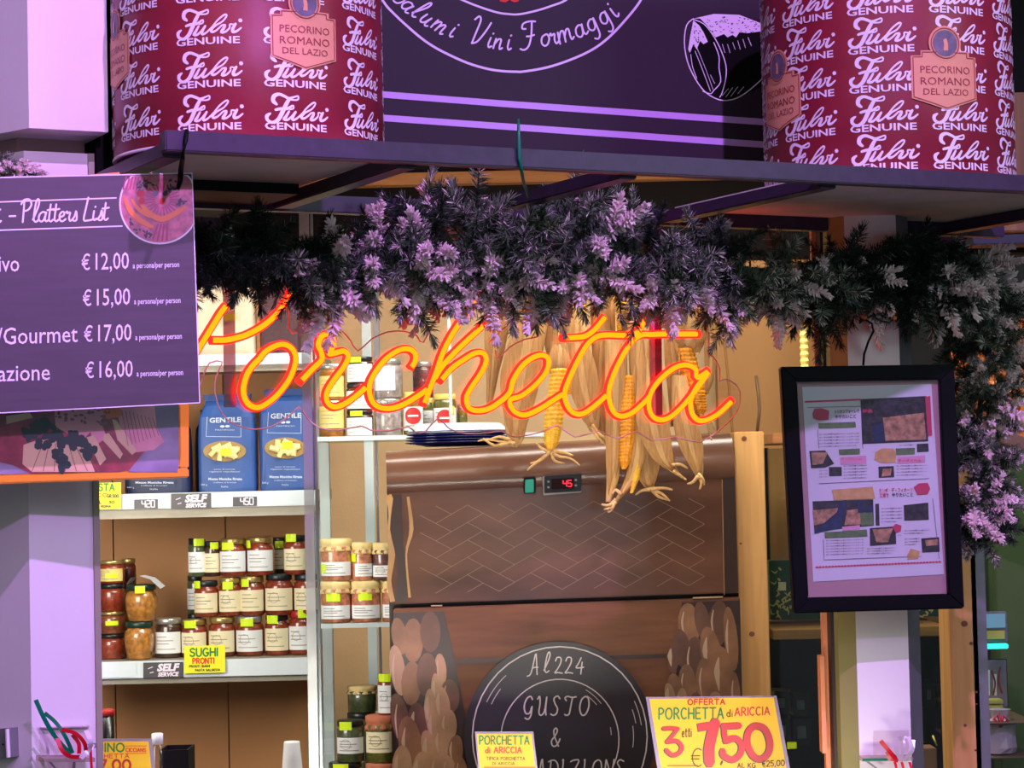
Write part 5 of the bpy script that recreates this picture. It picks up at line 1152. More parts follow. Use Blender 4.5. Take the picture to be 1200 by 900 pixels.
stack([(385, 426, 945, 897, 'content_olive', 'lid_black', 'black-lidded jar with lime tag at the bottom edge of the rack', 'label_white', (-.2, .9, .9), 'tall'),
       (395, 428, 896, 847, 'content_green', 'lid_black', 'black-lidded olive jar with white label above the bottom edge', 'label_white', (-.3, .88, .9), 'tall', dict(lab_span=(.22, .6)))], Yg, G3)
stack([(429, 464, 945, 898, 'content_olive', 'cloth_brick', 'brick-cloth jar at the bottom edge beside the printed cabinet', None, None, 'tall', dict(cloth=True)),
       (429, 464, 897, 842, 'content_olive', 'cloth_brick', 'brick-cloth jar with a tan label beside the printed cabinet', 'label_cream', None, 'tall', dict(cloth=True, lab_span=(.22, .66))),
       (443, 466, 841, 794, 'content_red', 'lid_silver', 'small jar with white label and lime tag on the brick-cloth jar', 'label_white', (-.2, .93, 1.3), 'tall', dict(lab_span=(.05, .74)))], Yg, G3)
stack([(407, 443, 945, 897, 'content_green', 'lid_black', 'olive jar in the back row of the rack, lowest of its stack', None, None, 'tall'), (407, 443, 896, 849, 'content_green', 'lid_black', 'olive jar in the back row of the rack, middle of its stack', None, None, 'tall'),
       (408, 443, 848, 817, 'content_green', 'cloth_cream', 'jar of green olives with a cream cloth cover in the back row', None, None, 'tall', dict(cloth=True))], Yg + .13, G3)

# ================================================================ printed warming cabinet
PF = yplane(4.0, 4, 660)
fg = thing('display_cabinet', (PF.pt(660, 700).x, 4.3, 0), 'tall cabinet wrapped in brown brick and wood print with a round charcoal emblem', 'cabinet')
def fq(pts, off=0.0): return [PF.pt(x, y, off) for x, y in pts]
zft = PF.pt(452, 529).z
# carcass
a, b = PF.pt(456, 700, -.03), PF.pt(862, 700, -.03); m = MB(); m.prism([a, b, b + Vector((0, .55, 0)), a + Vector((0, .55, 0))], 0, min(PF.pt(452, 529).z, PF.pt(858, 506).z) - .004); m.build('carcass', 'fridge_dark', fg, bevel=.003)
# curved control band
rows = []
prof = [(0, -.045), (.04, -.022), (.14, -.006), (.35, .004), (.65, .010), (.9, .0095), (1.0, .002)]
for v, o in prof: rows.append([PF.pt(452 + 406 * u + (1.6 + u * 1.2) * v, (529 - 23.5 * u) + (50 + 6 * u) * v, o) for u in [i / 16 for i in range(17)]])
m = MB(); m.grid(rows); m.face([rows[0][0], rows[0][-1], rows[0][-1] + Vector((0, .5, 0)), rows[0][0] + Vector((0, .5, 0))])
band = m.build('control_band', 'fridge_brown', fg, smooth=True, label='curved glossy top band with the controls')
m = MB(); m.slab(fq([(453.5, 577), (861, 560), (865, 694.5), (459.5, 708)], .006), PF.n, .04); dr = m.build('upper_door', 'fridge_brown', fg, bevel=.002, label='upper door printed with herringbone brick')
m = MB(); m.slab(fq([(461, 713), (866, 699.5), (876, 1240), (472, 1240)], .010), PF.n, .04); dl_ = m.build('lower_door', 'fridge_wood', fg, bevel=.002, label='lower door printed with wooden boards and pods')
m = MB(); m.slab(fq([(470, 708), (866, 695), (866, 700), (470, 713)], -.004), PF.n, .02); m.build('door_gap', 'black', fg)
m = MB(); m.slab(fq([(811, 699.6), (846, 698.4), (846, 700), (811, 701.2)], .012), PF.n, .004); m.build('latch_strip', 'pod_hi', fg); m = MB(); m.slab(fq([(505, 709), (518, 708.6), (518, 709.8), (505, 710.2)], .012), PF.n, .004); m.build('latch_strip', 'pod_hi', fg)
# herringbone print
m = MB(); kx, ky = 18.5, 10.2; Pd = Off(PF, .006)
def hb(a, b_): return (640 + (a - b_) * kx, 640 + (a + b_) * ky - ((640 + (a - b_) * kx) - 640) * .03)
def clipd(p): return 482 < p[0] < 842 and 588 - (p[0] - 452) * .03 < p[1] < 706 - (p[0] - 452) * .03
for i in range(-14, 15):
    for j in range(-8, 9):
        ox, oy = i - 2 * j, i + 2 * j
        for (x0, y0, x1, y1) in ((0, 0, 2, 0), (0, 0, 0, 1), (2, 0, 2, 1), (0, 1, 2, 1), (0, 1, 0, 3), (0, 3, 1, 3), (1, 1, 1, 3)):
            p, q_ = hb(ox + x0, oy + y0), hb(ox + x1, oy + y1)
            if clipd(p) and clipd(q_): m.ribbon(Pd, [p, q_], .55, .0006, smooth=False, round_=False)
m.build('brick_print', 'brick_line', dr, label='pale herringbone joint lines')
# plank edge on the left, dark stripe on the right
m = MB(); m.ribbon(Pd, [(455, 580), (460, 600), (456, 625), (459, 650), (456, 680), (460, 705)], [7, 10, 4, 8, 5, 6], .0007, round_=False); m.ribbon(Pd, [(478, 582), (482, 620), (476, 650), (480, 700)], [3, 5, 2, 3], .0007, round_=False); m.build('plank_print', 'plank_edge', dr)
m = MB(); m.ribbon(Pd, [(853, 560), (856, 695)], 15, .0007, smooth=False, round_=False); m.build('dark_print', 'fridge_dark', dr)
m = MB(); m.ribbon(Pd, [(466, 580), (464, 620), (470, 660), (470, 705)], [9, 14, 8, 13], .0009, round_=False); m.build('dark_print', 'fridge_dark', dr)
m = MB(); m.ribbon(Pd, [(845.5, 562), (848, 697)], .9, .001, smooth=False, round_=False); m.build('edge_print', 'pod_b', dr)
Pl = Off(PF, .010)
m = MB(); m.ribbon(Pl, [(500, 777), (560, 774), (650, 772), (780, 768)], [3, 5, 4, 5], .0006, round_=False); m.build('board_joint_print', 'fridge_dark', dl_)
rd = random.Random(21); pods = [MB(), MB(), MB()]; hi = MB(); gaps = MB()
def pod(x, y, rx, ry, k, rot=0.0, lit=0.0, lev=0):
    mm_ = MB(); mm_.ell2(Pl, x, y, rx, ry, .0008 + lev * .00012, 16, rot); mm_.build('pod_print', ('pod_a', 'pod_b', 'pod_c')[k], dl_)
    if lit: hi = MB(); hi.ribbon(Pl, [(x - rx * .45, y - ry * .6), (x - rx * .62, y - ry * .1), (x - rx * .4, y + ry * .55)], [1, rx * lit, .8], .0009 + lev * .00012 + .00006, round_=False); hi.build('pod_highlight_print', 'pod_hi', dl_)
gaps = MB(); gaps.poly2(Pl, [(461, 718), (520, 716), (530, 760), (545, 840), (550, 1000), (466, 1000)], .0007); gaps.build('pod_shade_print', 'fridge_dark', dl_); gaps = MB(); gaps.poly2(Pl, [(798, 706), (866, 703), (873, 1000), (776, 1000), (784, 860), (790, 800), (795, 760)], .0007)
lev = 0
for (x, y, rx, ry, k, lit) in [(468, 745, 9, 22, 0, 0), (484, 750, 12, 26, 0, 0), (504, 740, 12, 24, 2, 0), (516, 785, 7, 20, 1, .5), (466, 785, 9, 30, 1, .3), (482, 800, 12, 26, 0, 0), (500, 790, 12, 26, 2, 0), (527, 815, 11, 20, 2, .2), (511, 810, 6, 22, 1, .9), (518, 825, 9, 22, 1, .6),
        (470, 845, 11, 34, 2, .2), (490, 850, 12, 28, 2, .5), (504, 830, 7, 24, 1, .9), (509, 850, 9, 22, 1, .5), (525, 850, 10, 20, 1, .3), (481, 872, 14, 34, 0, .3), (517, 870, 9, 20, 1, .4), (503, 878, 9, 24, 1, .6), (533, 880, 9, 20, 0, .3), (471, 900, 12, 28, 1, .4), (494, 905, 12, 26, 1, .6), (512, 905, 9, 24, 1, .4), (526, 905, 10, 22, 1, .2), (540, 905, 8, 20, 0, .2),
        (806, 732, 13, 26, 0, .2), (822, 728, 9, 24, 2, 0), (840, 731, 12, 28, 2, .2), (855, 748, 8, 38, 0, .4), (798, 760, 10, 24, 2, 0), (812, 775, 12, 30, 2, .2), (832, 765, 12, 32, 0, .5), (788, 770, 7, 18, 2, .8), (826, 800, 12, 30, 0, .2), (804, 805, 11, 28, 0, .2), (846, 790, 12, 34, 0, .6), (860, 812, 6, 26, 0, .4), (790, 808, 9, 20, 0, 0), (784, 815, 6, 16, 1, .9), (797, 825, 7, 20, 1, .6), (816, 832, 9, 22, 2, .2), (836, 835, 11, 26, 1, .3), (856, 842, 11, 26, 0, .3)]:
    pod(x, y, rx, ry, k, rd.uniform(-.12, .2) - .1, lit, lev); lev += 1
gaps.build('pod_shade_print', 'fridge_dark', dl_)
# round emblem
m = MB(); Pe = Off(PF, .0165)
m.poly2(Pl, [(654 + 111 * math.cos(i * math.pi / 36), 864 + 113 * math.sin(i * math.pi / 36)) for i in range(72)], .006); em = m.build('emblem', 'logo_charcoal', dl_, label='round charcoal emblem with white script')
m = MB()
def circ(cx, cy, rx, ry, a0, a1, wd, n=40): m.ribbon(Pe, [(cx + rx * math.cos(R(a)), cy + ry * math.sin(R(a))) for a in [a0 + (a1 - a0) * i / n for i in range(n + 1)]], wd, .0006, smooth=False)
circ(655, 862, 102, 105, 0, 360, 1.5); circ(655, 866, 69, 71, 150, 395, 1.3)
for a0, a1, r_ in ((205, 228, 94), (300, 322, 61), (305, 320, 56), (335, 352, 96), (340, 350, 90), (352, 368, 86), (205, 218, 88), (350, 358, 60)): circ(655, 862, r_, r_ + 2, a0, a1, .8, 8)
def word(s, x, y, sz, wd, adv):
    for ch in s:
        if ch == ' ': x += adv * .6; continue
        m.script(Pe, ch, (x, y), 0, sz, wd, .0008); x += adv * (.8 if ch in 'Il' else 1)
word('A', 620, 790, 25, 1.5, 12); word('l', 636, 787, 24, 1.5, 9); word('224', 650, 788, 21, 1.5, 12); word('GUSTO', 613, 837, 23, 1.7, 16.2); word('&', 645, 873, 21, 1.7, 16); word('TRADIZIONE', 600, 911, 23, 1.6, 14)
m.build('emblem_lettering', 'logo_line', em)
# control unit and switch
PB2 = Off(PF, .026)
def sl(par, name, matn, pts, off, th, lab=None, bev=.001):
    mm = MB(); mm.slab([PF.pt(x, y, off) for x, y in pts], PF.n, th); return mm.build(name, matn, par, bevel=bev, label=lab)
ct = thing('temperature_controller', PF.pt(658, 579, .03), 'small dark digital temperature controller with red digits on the cabinet band', 'controller')
sl(ct, 'bezel', 'controller_bezel', [(635, 558), (680, 555), (680.5, 577), (636, 580.5)], .015, .008); fc = sl(ct, 'face', 'controller', [(637, 558), (680, 555), (680, 575.5), (637, 578)], .020, .006)
sl(ct, 'display', 'display_glass', [(645, 561.5), (671, 560), (671, 572), (645, 573.5)], .0212, .001)
m = MB(); s = Off(PF, .0212); seven(m, s, '45', 658.5, 563, 4.2, 7, 1.3, slope=-.03); m.build('digit', 'digit_red', ct, label='red glowing digits')
m = MB()
for x_, y_ in ((641.5, 564.5), (641.5, 571), (673.5, 562.5), (673.5, 568.8)): m.ell2(Off(PF, .020), x_, y_, 1.4, 1.3)
m.build('button', 'button_grey', ct)
sw = thing('rocker_switch', PF.pt(620, 580, .03), 'small green rocker switch beside the temperature controller', 'switch')
sl(sw, 'housing', 'black', [(613, 559.5), (627, 559), (627, 578), (613.5, 578.5)], .016, .008); sl(sw, 'rocker', 'switch_green', [(614.5, 562), (624.5, 561.5), (624.5, 577), (614.5, 577.5)], .0205, .006)

# plates on top
zpt = PF.pt(606, 520).z; Yp = 4.16
for i in range(6):
    x0, x1 = P(474 + i * .6, 515, Yp).x, P(600 - i * .6, 515, Yp).x; r = (x1 - x0) / 2; c = Vector(((x0 + x1) / 2, Yp, zpt + i * .0050 + .0002))
    m = MB(); top = i == 5
    m.lathe([(r * .62, 0), (r * .66, .0015), (r * .98, .0062), (r, .0078), (r * .98, .0084), (r * .66, .0048), (.001, .004)] if not top else [(r * .98, 0), (r, .0015), (r * .97, .006), (r * .84, .0165), (r * .80, .0175), (.001, .0175)], c, 40)
    m.build('plate', 'plate_white' if top else 'plate_blue', smooth=True, label='white upturned plate on top of the stack on the brown cabinet' if top else ['dark blue plate at the very bottom of the stack on the cabinet', 'dark blue plate second from the bottom of the stack', 'dark blue plate third from the bottom of the stack', 'dark blue plate third from the top of the stack', 'dark blue plate just under the white plate'][i], cat='plate', group='plates stacked on the cabinet')

# ---------------------------------------------------------------- dried corn
def ear(paths, label, depth=3.86, frizz=None, cobs=(), top=None):
    """paths: husk bodies [(px,py,width px)...]; cobs the same with kernels"""
    pts0 = (paths or cobs)[0]; e = thing('corn_ear', P(pts0[0][0], pts0[0][1], depth), label, 'corn', 'dried corn ears hanging in front of the cabinet')
    rd = random.Random(int(pts0[0][0] * 7 + pts0[0][1])); k = depth / FPX
    m = MB(); m.tube([P(pts0[0][0], pts0[0][1] + 6, depth), P(pts0[0][0], pts0[0][1] - 2, depth), P(pts0[0][0], 345.5, 3.9), P(pts0[0][0], 343, 3.9)], .0012, 5); m.build('string', 'husk', e)
    for pi, pth in enumerate(paths):
        a, _ = catmull([tuple(p) for p in pth], [1] * len(pth), 5); m = MB(); d0 = depth - .006 * pi; seg = 18; rws = []
        ph = [rd.uniform(.92, 1.06) for _ in range(seg)]
        for i, (x, y, w_) in enumerate(a):
            c = P(x, y, d0); rws.append([c + Vector((math.cos(t) * w_ / 2 * k * ph[j], math.sin(t) * w_ / 2 * k * .75 * ph[j], rd.uniform(-.0006, .0006))) for j, t in enumerate([2 * math.pi * q / seg for q in range(seg)])])
        m.grid(rws, True); m.build('husk', 'husk' if (pi + int(pts0[0][0])) % 2 else 'husk_pale', e, smooth=True)
        # loose husk leaves lying along the ear
        for q in range(3):
            u = -.7 + .7 * q; m = MB(); L_ = []; C_ = []; R__ = []
            n = len(a); i0 = rd.randint(0, n // 4); i1 = rd.randint(int(n * .75), n - 1)
            for i in range(i0, i1 + 1):
                x, y, w_ = a[i]; f = math.sin(math.pi * (i - i0 + .4) / (i1 - i0 + .8)); hw = w_ * .33 * f + .4; cx = x + u * w_ * .34; fr = -w_ * k * .42
                L_.append(P(cx - hw, y, d0 + fr + .002)); C_.append(P(cx, y, d0 + fr - .004)); R__.append(P(cx + hw, y, d0 + fr + .002))
            m.grid([L_, C_, R__]); m.build('husk_leaf', 'husk_pale' if q % 2 else 'husk', e, smooth=True)
    for ci, pth in enumerate(cobs):
        a, _ = catmull([tuple(p) for p in pth], [1] * len(pth), 1); m = MB(); ln = sum(math.hypot(a[i + 1][0] - a[i][0], a[i + 1][1] - a[i][1]) for i in range(len(a) - 1)); nr = int(ln / 3.6); rows_ = nr * 4; seg = 48; rws = []
        core = []
        for i in range(rows_ + 1):
            t = i / rows_ * (len(a) - 1); q = min(int(t), len(a) - 2); f = t - q; x, y, w_ = [a[q][d] + (a[q + 1][d] - a[q][d]) * f for d in range(3)]
            c = P(x, y, depth - .014); kb = abs(math.sin(math.pi * i / 4)) ** .6
            rws.append([c + Vector((math.cos(t2) * w_ / 2 * k, math.sin(t2) * w_ / 2 * k, 0)) * (.84 + .16 * (abs(math.sin(math.pi * j / 4 + 0)) ** .6) * kb) for j, t2 in enumerate([2 * math.pi * q2 / seg for q2 in range(seg)])])
        m.grid(rws, True); m.face([rws[-1][j] for j in range(seg)]); m.build('cob', 'corn_yellow' if (ci + int(pts0[0][0])) % 2 else 'corn_orange', e, smooth=True, label='cob with rows of orange kernels')
    if frizz:
        m = MB()
        for f in frizz:
            m.tube([P(x, y, depth - .012 - rd.uniform(0, .01)) for x, y in catmull(f, [1] * len(f), 3)[0]], [.0032 * (1 - i / (len(f) * 3)) + .0006 for i in range(len(catmull(f, [1] * len(f), 3)[0]))], 5)
        m.build('husk_tail', 'husk_pale', e, smooth=True)
    return e
ear([[(626, 340, 40), (624, 365, 42), (616, 410, 44), (609, 450, 40), (605, 490, 30), (604, 515, 20), (603, 524, 6)]], 'broad husk-wrapped corn ear hanging behind the neon letter e', 3.88, frizz=[[(603, 520), (590, 518), (572, 515), (560, 517)], [(600, 518), (580, 522), (566, 514)], [(598, 516), (585, 512), (570, 517)]])
ear([[(646, 345, 26), (650, 380, 24), (651, 420, 20), (650, 446, 6)]], 'loose pale husk hanging between the letters e and t', 3.90)
ear([[(585, 345, 26), (582, 380, 26), (578, 430, 16), (573, 478, 6)]], 'narrow brown husk hanging behind the top of the neon letter h', 3.92)
ear([[(655, 400, 20), (656, 425, 24), (655, 440, 20)]], 'bare orange cob ending in a spread of dry husk fibres above the controller', 3.84, cobs=[[(655, 432, 20), (652, 465, 23), (648, 500, 24), (646, 520, 18), (645, 529, 6)]],
    frizz=[[(645, 528), (638, 536), (625, 545), (618, 551)], [(645, 529), (655, 535), (668, 537), (679, 545)], [(643, 530), (634, 525), (629, 520)], [(646, 530), (650, 540), (662, 543)], [(642, 532), (630, 541), (622, 543)], [(648, 529), (660, 530), (672, 534)]])
ear([[(672, 350, 20), (676, 400, 30), (682, 440, 32), (690, 480, 26), (696, 505, 10)]], 'husk-wrapped ear with a bent tip left of the first neon letter t', 3.88, cobs=[[(668, 415, 10), (670, 440, 12), (667, 462, 6)]], frizz=[[(694, 498), (704, 510), (716, 518), (720, 524)], [(692, 500), (700, 512), (714, 525)], [(712, 518), (714, 535), (716, 548)]])
ear([[(703, 350, 24), (705, 400, 24), (703, 440, 16), (704, 480, 14), (708, 520, 10)]], 'thin husk hanging between the two neon letters t', 3.92, cobs=[[(682, 340, 14), (681, 372, 14), (680, 396, 10)]])
ear([[(722, 395, 24), (722, 450, 26), (720, 510, 18), (718, 560, 14), (713, 588, 6)], [(746, 380, 22), (750, 440, 24), (750, 500, 20), (742, 555, 16), (722, 588, 5)]], 'long opened corn ear with a yellow cob between its husks below the second letter t', 3.86, cobs=[[(738, 440, 12), (737, 475, 19), (736, 510, 20), (733, 540, 16), (731, 550, 5)], [(748, 540, 8), (745, 560, 10), (740, 578, 4)]],
    frizz=[[(722, 585), (714, 592), (705, 591)], [(722, 588), (716, 595), (708, 597)], [(720, 590), (716, 598), (712, 600)], [(728, 580), (722, 574), (718, 578)]])
ear([[(725, 340, 22), (726, 365, 24), (724, 392, 20)]], 'short cob showing orange kernels just under the garland', 3.93, cobs=[[(727, 340, 15), (726, 370, 15), (725, 388, 8)]])
ear([[(756, 350, 22), (758, 400, 24), (760, 450, 28), (766, 500, 33), (778, 538, 24), (790, 552, 10), (800, 560, 5)]], 'plump pale husk-wrapped ear curving right below the letter a', 3.84, frizz=[[(790, 552), (798, 558), (804, 562)], [(788, 545), (797, 544), (806, 549)]])
ear([[(756, 480, 12), (756, 520, 24), (758, 550, 26), (760, 568, 14), (764, 575, 5)]], 'small pale husk-wrapped ear with a frayed tip behind the plump one', 3.90, frizz=[[(762, 573), (775, 578), (785, 587)], [(762, 573), (778, 572), (788, 574)], [(762, 574), (752, 575), (745, 580)], [(764, 574), (772, 582), (784, 586)]])
ear([[(790, 350, 18), (788, 400, 20), (792, 450, 18), (790, 500, 12)]], 'narrow husk hanging inside the bowl of the letter a', 3.92)
ear([[(812, 345, 46), (812, 370, 48), (808, 395, 40), (806, 414, 26)], [(830, 365, 14), (833, 400, 14), (832, 440, 10), (828, 462, 4)]], 'orange cob under a broad folded husk collar at the right end', 3.88, cobs=[[(803, 408, 20), (809, 435, 25), (815, 462, 26), (819, 480, 20), (821, 488, 6)]], frizz=[[(820, 486), (829, 492), (831, 505), (834, 516)], [(820, 486), (834, 494), (837, 503)]])
ear([[(796, 440, 16), (800, 480, 26), (808, 515, 26), (816, 545, 16), (820, 560, 6)]], 'pale husk-wrapped ear hanging lowest at the right of the cluster', 3.84, frizz=[[(819, 558), (822, 566), (820, 573)], [(818, 558), (812, 565), (806, 567)], [(819, 556), (824, 562), (825, 568)]])
m = MB(); m.tube([P(570, 344, 3.9), P(700, 344, 3.9), P(845, 344, 3.9)], .003, 6); m.build('hanging_rail', 'twig', smooth=True, label='thin rail behind the garland from which the corn ears hang', cat='rail')

# ---------------------------------------------------------------- wires and lamp ring near the corn
tube_thing([P(846, 340, 5.217), P(849, 400, 5.217), P(854, 450, 5.217), P(858, 500, 5.217), P(859, 516, 5.217)], .0022, 'cable', 'wall_brown', 'thin cable hanging down the tan wall right of the corn', 'cable')
tube_thing([P(886, 440, 5.216), P(889, 465, 5.216), P(890, 480, 5.216), P(887, 508, 5.216)], .003, 'cable', 'beam_brown', 'short dark cable on the tan wall above the cabinet rail', 'cable')
lr = P(880, 348, 4.3); hl = thing('hanging_lamp', lr, 'dark green lamp shade with steel hooks half hidden by the garland above the tan wall', 'lamp')
m = MB(); m.lathe([(.045, .03), (.075, .0), (.078, -.002), (.08, .004), (.05, .04), (.03, .045)], lr, 28); m.build('lamp_shade', 'needle_green', hl, smooth=True)
m = MB(); m.tube([lr + Vector((0, 0, .04)), lr + Vector((0, 0, .6)), Vector((lr.x, lr.y, 3.31))], .002, 6); m.build('cord', 'black', hl, smooth=True)
for x_, y_ in ((867, 345), (873, 344), (884, 343), (890, 342)):
    m = MB(); m.tube([P(x_, y_ - 10, 4.23), P(x_ - 2, y_ + 6, 4.2), P(x_, y_ + 18, 4.2), P(x_ + 4, y_ + 16, 4.2), P(x_ + 5, y_ + 6, 4.2)], .0016, 6); m.build('hook', 'steel', hl, smooth=True)
zcs = P(943, 503, 4.08).z + .001; csp = P(943, 430, 4.2); m = MB(); m.lathe([((.0085 if i % 2 else .0068), i * .0062) for i in range(int((P(943, 378, 4.2).z - zcs) / .0062))], (csp.x, 4.2, zcs), 16); m.build('cup_stack', 'lid_yellow', smooth=False, label='ribbed pale column of nested cups behind the black frame top', cat='cups')

# ================================================================ right-hand furniture
def post(x0, x1, Y, ytop, matn, label, depth=.09, knots=(), yref=740):
    a, b = P(x0, yref, Y), P(x1, yref, Y); t = thing('wooden_post', ((a.x + b.x) / 2, Y + depth / 2, 0), label, 'post'); m = MB(); m.prism([a, b, b + Vector((0, depth, 0)), a + Vector((0, depth, 0))], 0, P(x0, ytop, Y).z); m.build('timber', matn, t, bevel=.002)
    s = Plane((0, Y, 0), (0, -1, 0))
    for kx_, ky_, r_ in knots: m = MB(); m.ell2(s, kx_, ky_, r_, r_ * .9, .0006, 14); m.ell2(s, kx_, ky_, r_ * .5, r_ * .45, .0009, 10); m.build('knot', 'knot', t)
post(866.5, 901.5, 4.07, 506, 'pine', 'pine post standing right of the printed cabinet', knots=((872, 514, 3.2), (881, 743, 3.4), (868, 637, 1.4)))
post(1113, 1147, 3.5, 470, 'pine', 'pine post right of the steel-edged pillar', knots=((1130, 731, 4), (1138, 754, 2.4), (1131, 850, 2), (1144, 811, 1.6), (1149 - 5, 825, 1.2), (1143, 879, 1.3)))
cb = thing('cupboard', P(930, 1500, 4.3), 'wooden cupboard with glass front behind the black framed page', 'cupboard')
def hb_(x0, x1, y0, y1, Y, matn, name, par, dep=.05, zmin=None):
    a, b = P(x0, y1, Y), P(x1, y0, Y); m = MB()
    if zmin is not None: a.z = zmin
    m.box(((a.x + b.x) / 2, Y + dep / 2, (a.z + b.z) / 2), ((b.x - a.x) / 2, dep / 2, (b.z - a.z) / 2)); return m.build(name, matn, par, bevel=.0015)
hb_(906, 1110, 503, 520, 4.08, 'pine_h', 'top_rail', cb, .3); hb_(906, 1112, 734, 750, 4.08, 'pine_h', 'middle_rail', cb, .3)
hb_(906, 1112, 520, 940, 4.5, 'cabinet_black', 'back_panel', cb, .02); hb_(906, 1112, 520, 734, 4.46, 'wall_brown', 'lining', cb, .02)
hb_(902, 1112, 521, 1000, 4.07, 'pane_dark', 'glass_front', cb, .004)
# green patterned bag
zfb = P(935, 734, 4.08).z + .001
fb = thing('foil_bag', P(935, 731, 4.3), 'dark green bag with a gold leaf pattern standing on the cupboard shelf', 'bag'); hb_(903, 962, 656, 733, 4.25, 'foil_green', 'bag_body', fb, .06, zfb)
fb2 = thing('foil_bag', P(1092, 731, 4.3), 'green gold-patterned bag glimpsed right of the pillar below the frame', 'bag'); hb_(1076, 1111, 660, 733, 4.25, 'foil_green', 'bag_body', fb2, .06, zfb)
s = Plane((0, 4.248, 0), (0, -1, 0)); rd = random.Random(12)
for f_, xs_ in ((fb, (906, 940)), (fb2, (1078, 1109))):
    m = MB()
    for i in range(20):
        x_, y_ = rd.uniform(*xs_), rd.uniform(668, 724); a_ = rd.uniform(0, 6.28); m.ribbon(s, [(x_, y_), (x_ + 4 * math.cos(a_), y_ + 4 * math.sin(a_)), (x_ + 7 * math.cos(a_ + .8), y_ + 7 * math.sin(a_ + .8))], [.6, 2, .6], .0006); m.ell2(s, x_ + 3, y_ - 2, 1.4, 2.4, .0008, 8, a_)
    m.build('leaf_pattern', 'foil_gold', f_)
    m = MB(); m.rect2(s, xs_[0] + 6, 682, xs_[0] + 15, 692, .001); m.build('label', 'label_cream', f_)
for i, (x0_, x1_, y0_, y1_) in enumerate(((908, 925, 810, 838), (930, 948, 812, 840), (908, 926, 842, 872), (930, 950, 842, 874), (1082, 1096, 800, 828), (1098, 1110, 806, 830))):
    t = thing('box', P((x0_ + x1_) / 2, y1_, 4.35), ['upper left', 'upper right', 'lower left', 'lower right', 'larger', 'smaller'][i] + (' of four dark boxes inside the lower cupboard behind the offer card' if i < 4 else ' of two dark boxes in the cupboard right of the pillar'), 'box')
    hb_(x0_, x1_, y0_, y1_, 4.3, 'crate_dark', 'carton', t, .08); hb_(x0_ + 4, x1_ - 5, y0_ + 8, y1_ - 8, 4.298, 'grey_box', 'label', t, .002)
for y__ , nm_ in ((840.5, 'upper'), (873.5, 'lower')):
    pass
t = hb_(1080, 1098, 877, 960, 4.0, 'beam_brown', 'brown_box', None, .06); tag(t, 'brown box at the bottom edge right of the steel-edged pillar', 'box')
t = hb_(922, 934, 869, 878, 4.067, 'lime_tag', 'price_tag', None, .002); tag(t, 'lime green price tag beside the large yellow offer card', 'tag')
tube_thing([P(1093, 862, 4.068), P(1098, 874, 4.068)], .0016, 'clip', 'lid_yellow', 'small yellowish clip in the dark gap right of the steel-edged pillar', 'clip')

# glass door at the far right and the stall seen through it
gd = thing('glass_door', P(1175, 1300, 3.6), 'glass door with a steel edge at the far right behind the pine post', 'door')
hb_(1147, 1151, 560, 1000, 3.5, 'steel_dull', 'edge_profile', gd, .02); hb_(1151, 1260, 540, 1000, 3.52, 'pane_dark', 'glass_pane', gd, .004)
m = MB(); x0_ = P(975, 500, 4.9).x; m.box(((x0_ + 2.2) / 2 + .4, 4.9, 1.65), ((2.2 - x0_) / 2 + .4, .02, 1.65)); m.build('wall_dark_backing', 'cabinet_black', kind='structure')  # black sheet added to hide the lit wall and darken the right background
t = hb_(1178, 1260, 530, 1000, 4.1, 'curtain_green', 'curtain', None, .03, 0); tag(t, 'olive green curtain seen through the glass at the right edge', 'curtain')
t = hb_(1160, 1190, 520, 720, 4.4, 'curtain_green', 'curtain', None, .03, 0); tag(t, 'further olive green cloth panel behind the garland tip at the right', 'curtain')
sc = thing('screen', P(1166, 750, 4.2), 'small pale blue lit screen seen through the glass door', 'screen'); hb_(1150, 1180, 717, 753, 4.02, 'grey_box', 'casing', sc, .02); hb_(1151, 1178, 719, 736, 4.01, 'blue_screen', 'display', sc, .002)
hb_(1151, 1178, 738, 750, 4.01, 'lid_yellow', 'lower_strip', sc, .002)
t = hb_(1150, 1182, 754.5, 761, 4.0, 'cyan_tube', 'light_tube', None, .02); tag(t, 'short glowing cyan light tube seen through the glass door', 'lamp')
rk2 = thing('rack', (P(1176, 900, 4.0).x, 4.0, 0), 'dim rack behind the glass door carrying trays and a silver parcel', 'shelf')
for y_ in (846.5, 887): hb_(1150, 1215, y_, y_ + 3, 3.85, 'beam_brown', 'shelf_board', rk2, .21)
for x_ in (1150, 1212): hb_(x_, x_ + 3, 700, 1000, 4.2, 'steel_dull', 'upright', rk2, .02, 0)
pn_ = thing('poster', P(1166, 830, 4.2), 'blue and white poster with red strokes seen through the glass door', 'poster'); hb_(1152, 1180, 772, 830, 4.05, 'photo_paper', 'sheet', pn_, .003)
s = Plane((0, 4.048, 0), (0, -1, 0)); m = MB(); m.rect2(s, 1155, 785, 1160, 815); m.rect2(s, 1164, 790, 1168, 815); m.build('pale_strips', 'label_white', pn_)
m = MB(); m.ribbon(s, [(1162, 786), (1166, 800), (1164, 814)], 2, .001); m.ribbon(s, [(1172, 782), (1170, 798), (1174, 812)], 2, .001); m.build('red_strokes', 'photo_red', pn_)
for i in range(4):
    t = hb_(1153, 1176, 820 + i * 6.4, 825.6 + i * 6.4, 4.02, 'lid_yellow', 'tray', None, .08); tag(t, ['topmost', 'second', 'third', 'lowest'][i] + ' of four thin pale trays stacked behind the glass door', 'tray', 'trays behind the glass door')
hg = thing('wrapped_parcel', P(1172, 890, 3.9), 'crumpled silver and white parcel with a red bow behind the glass door', 'parcel')
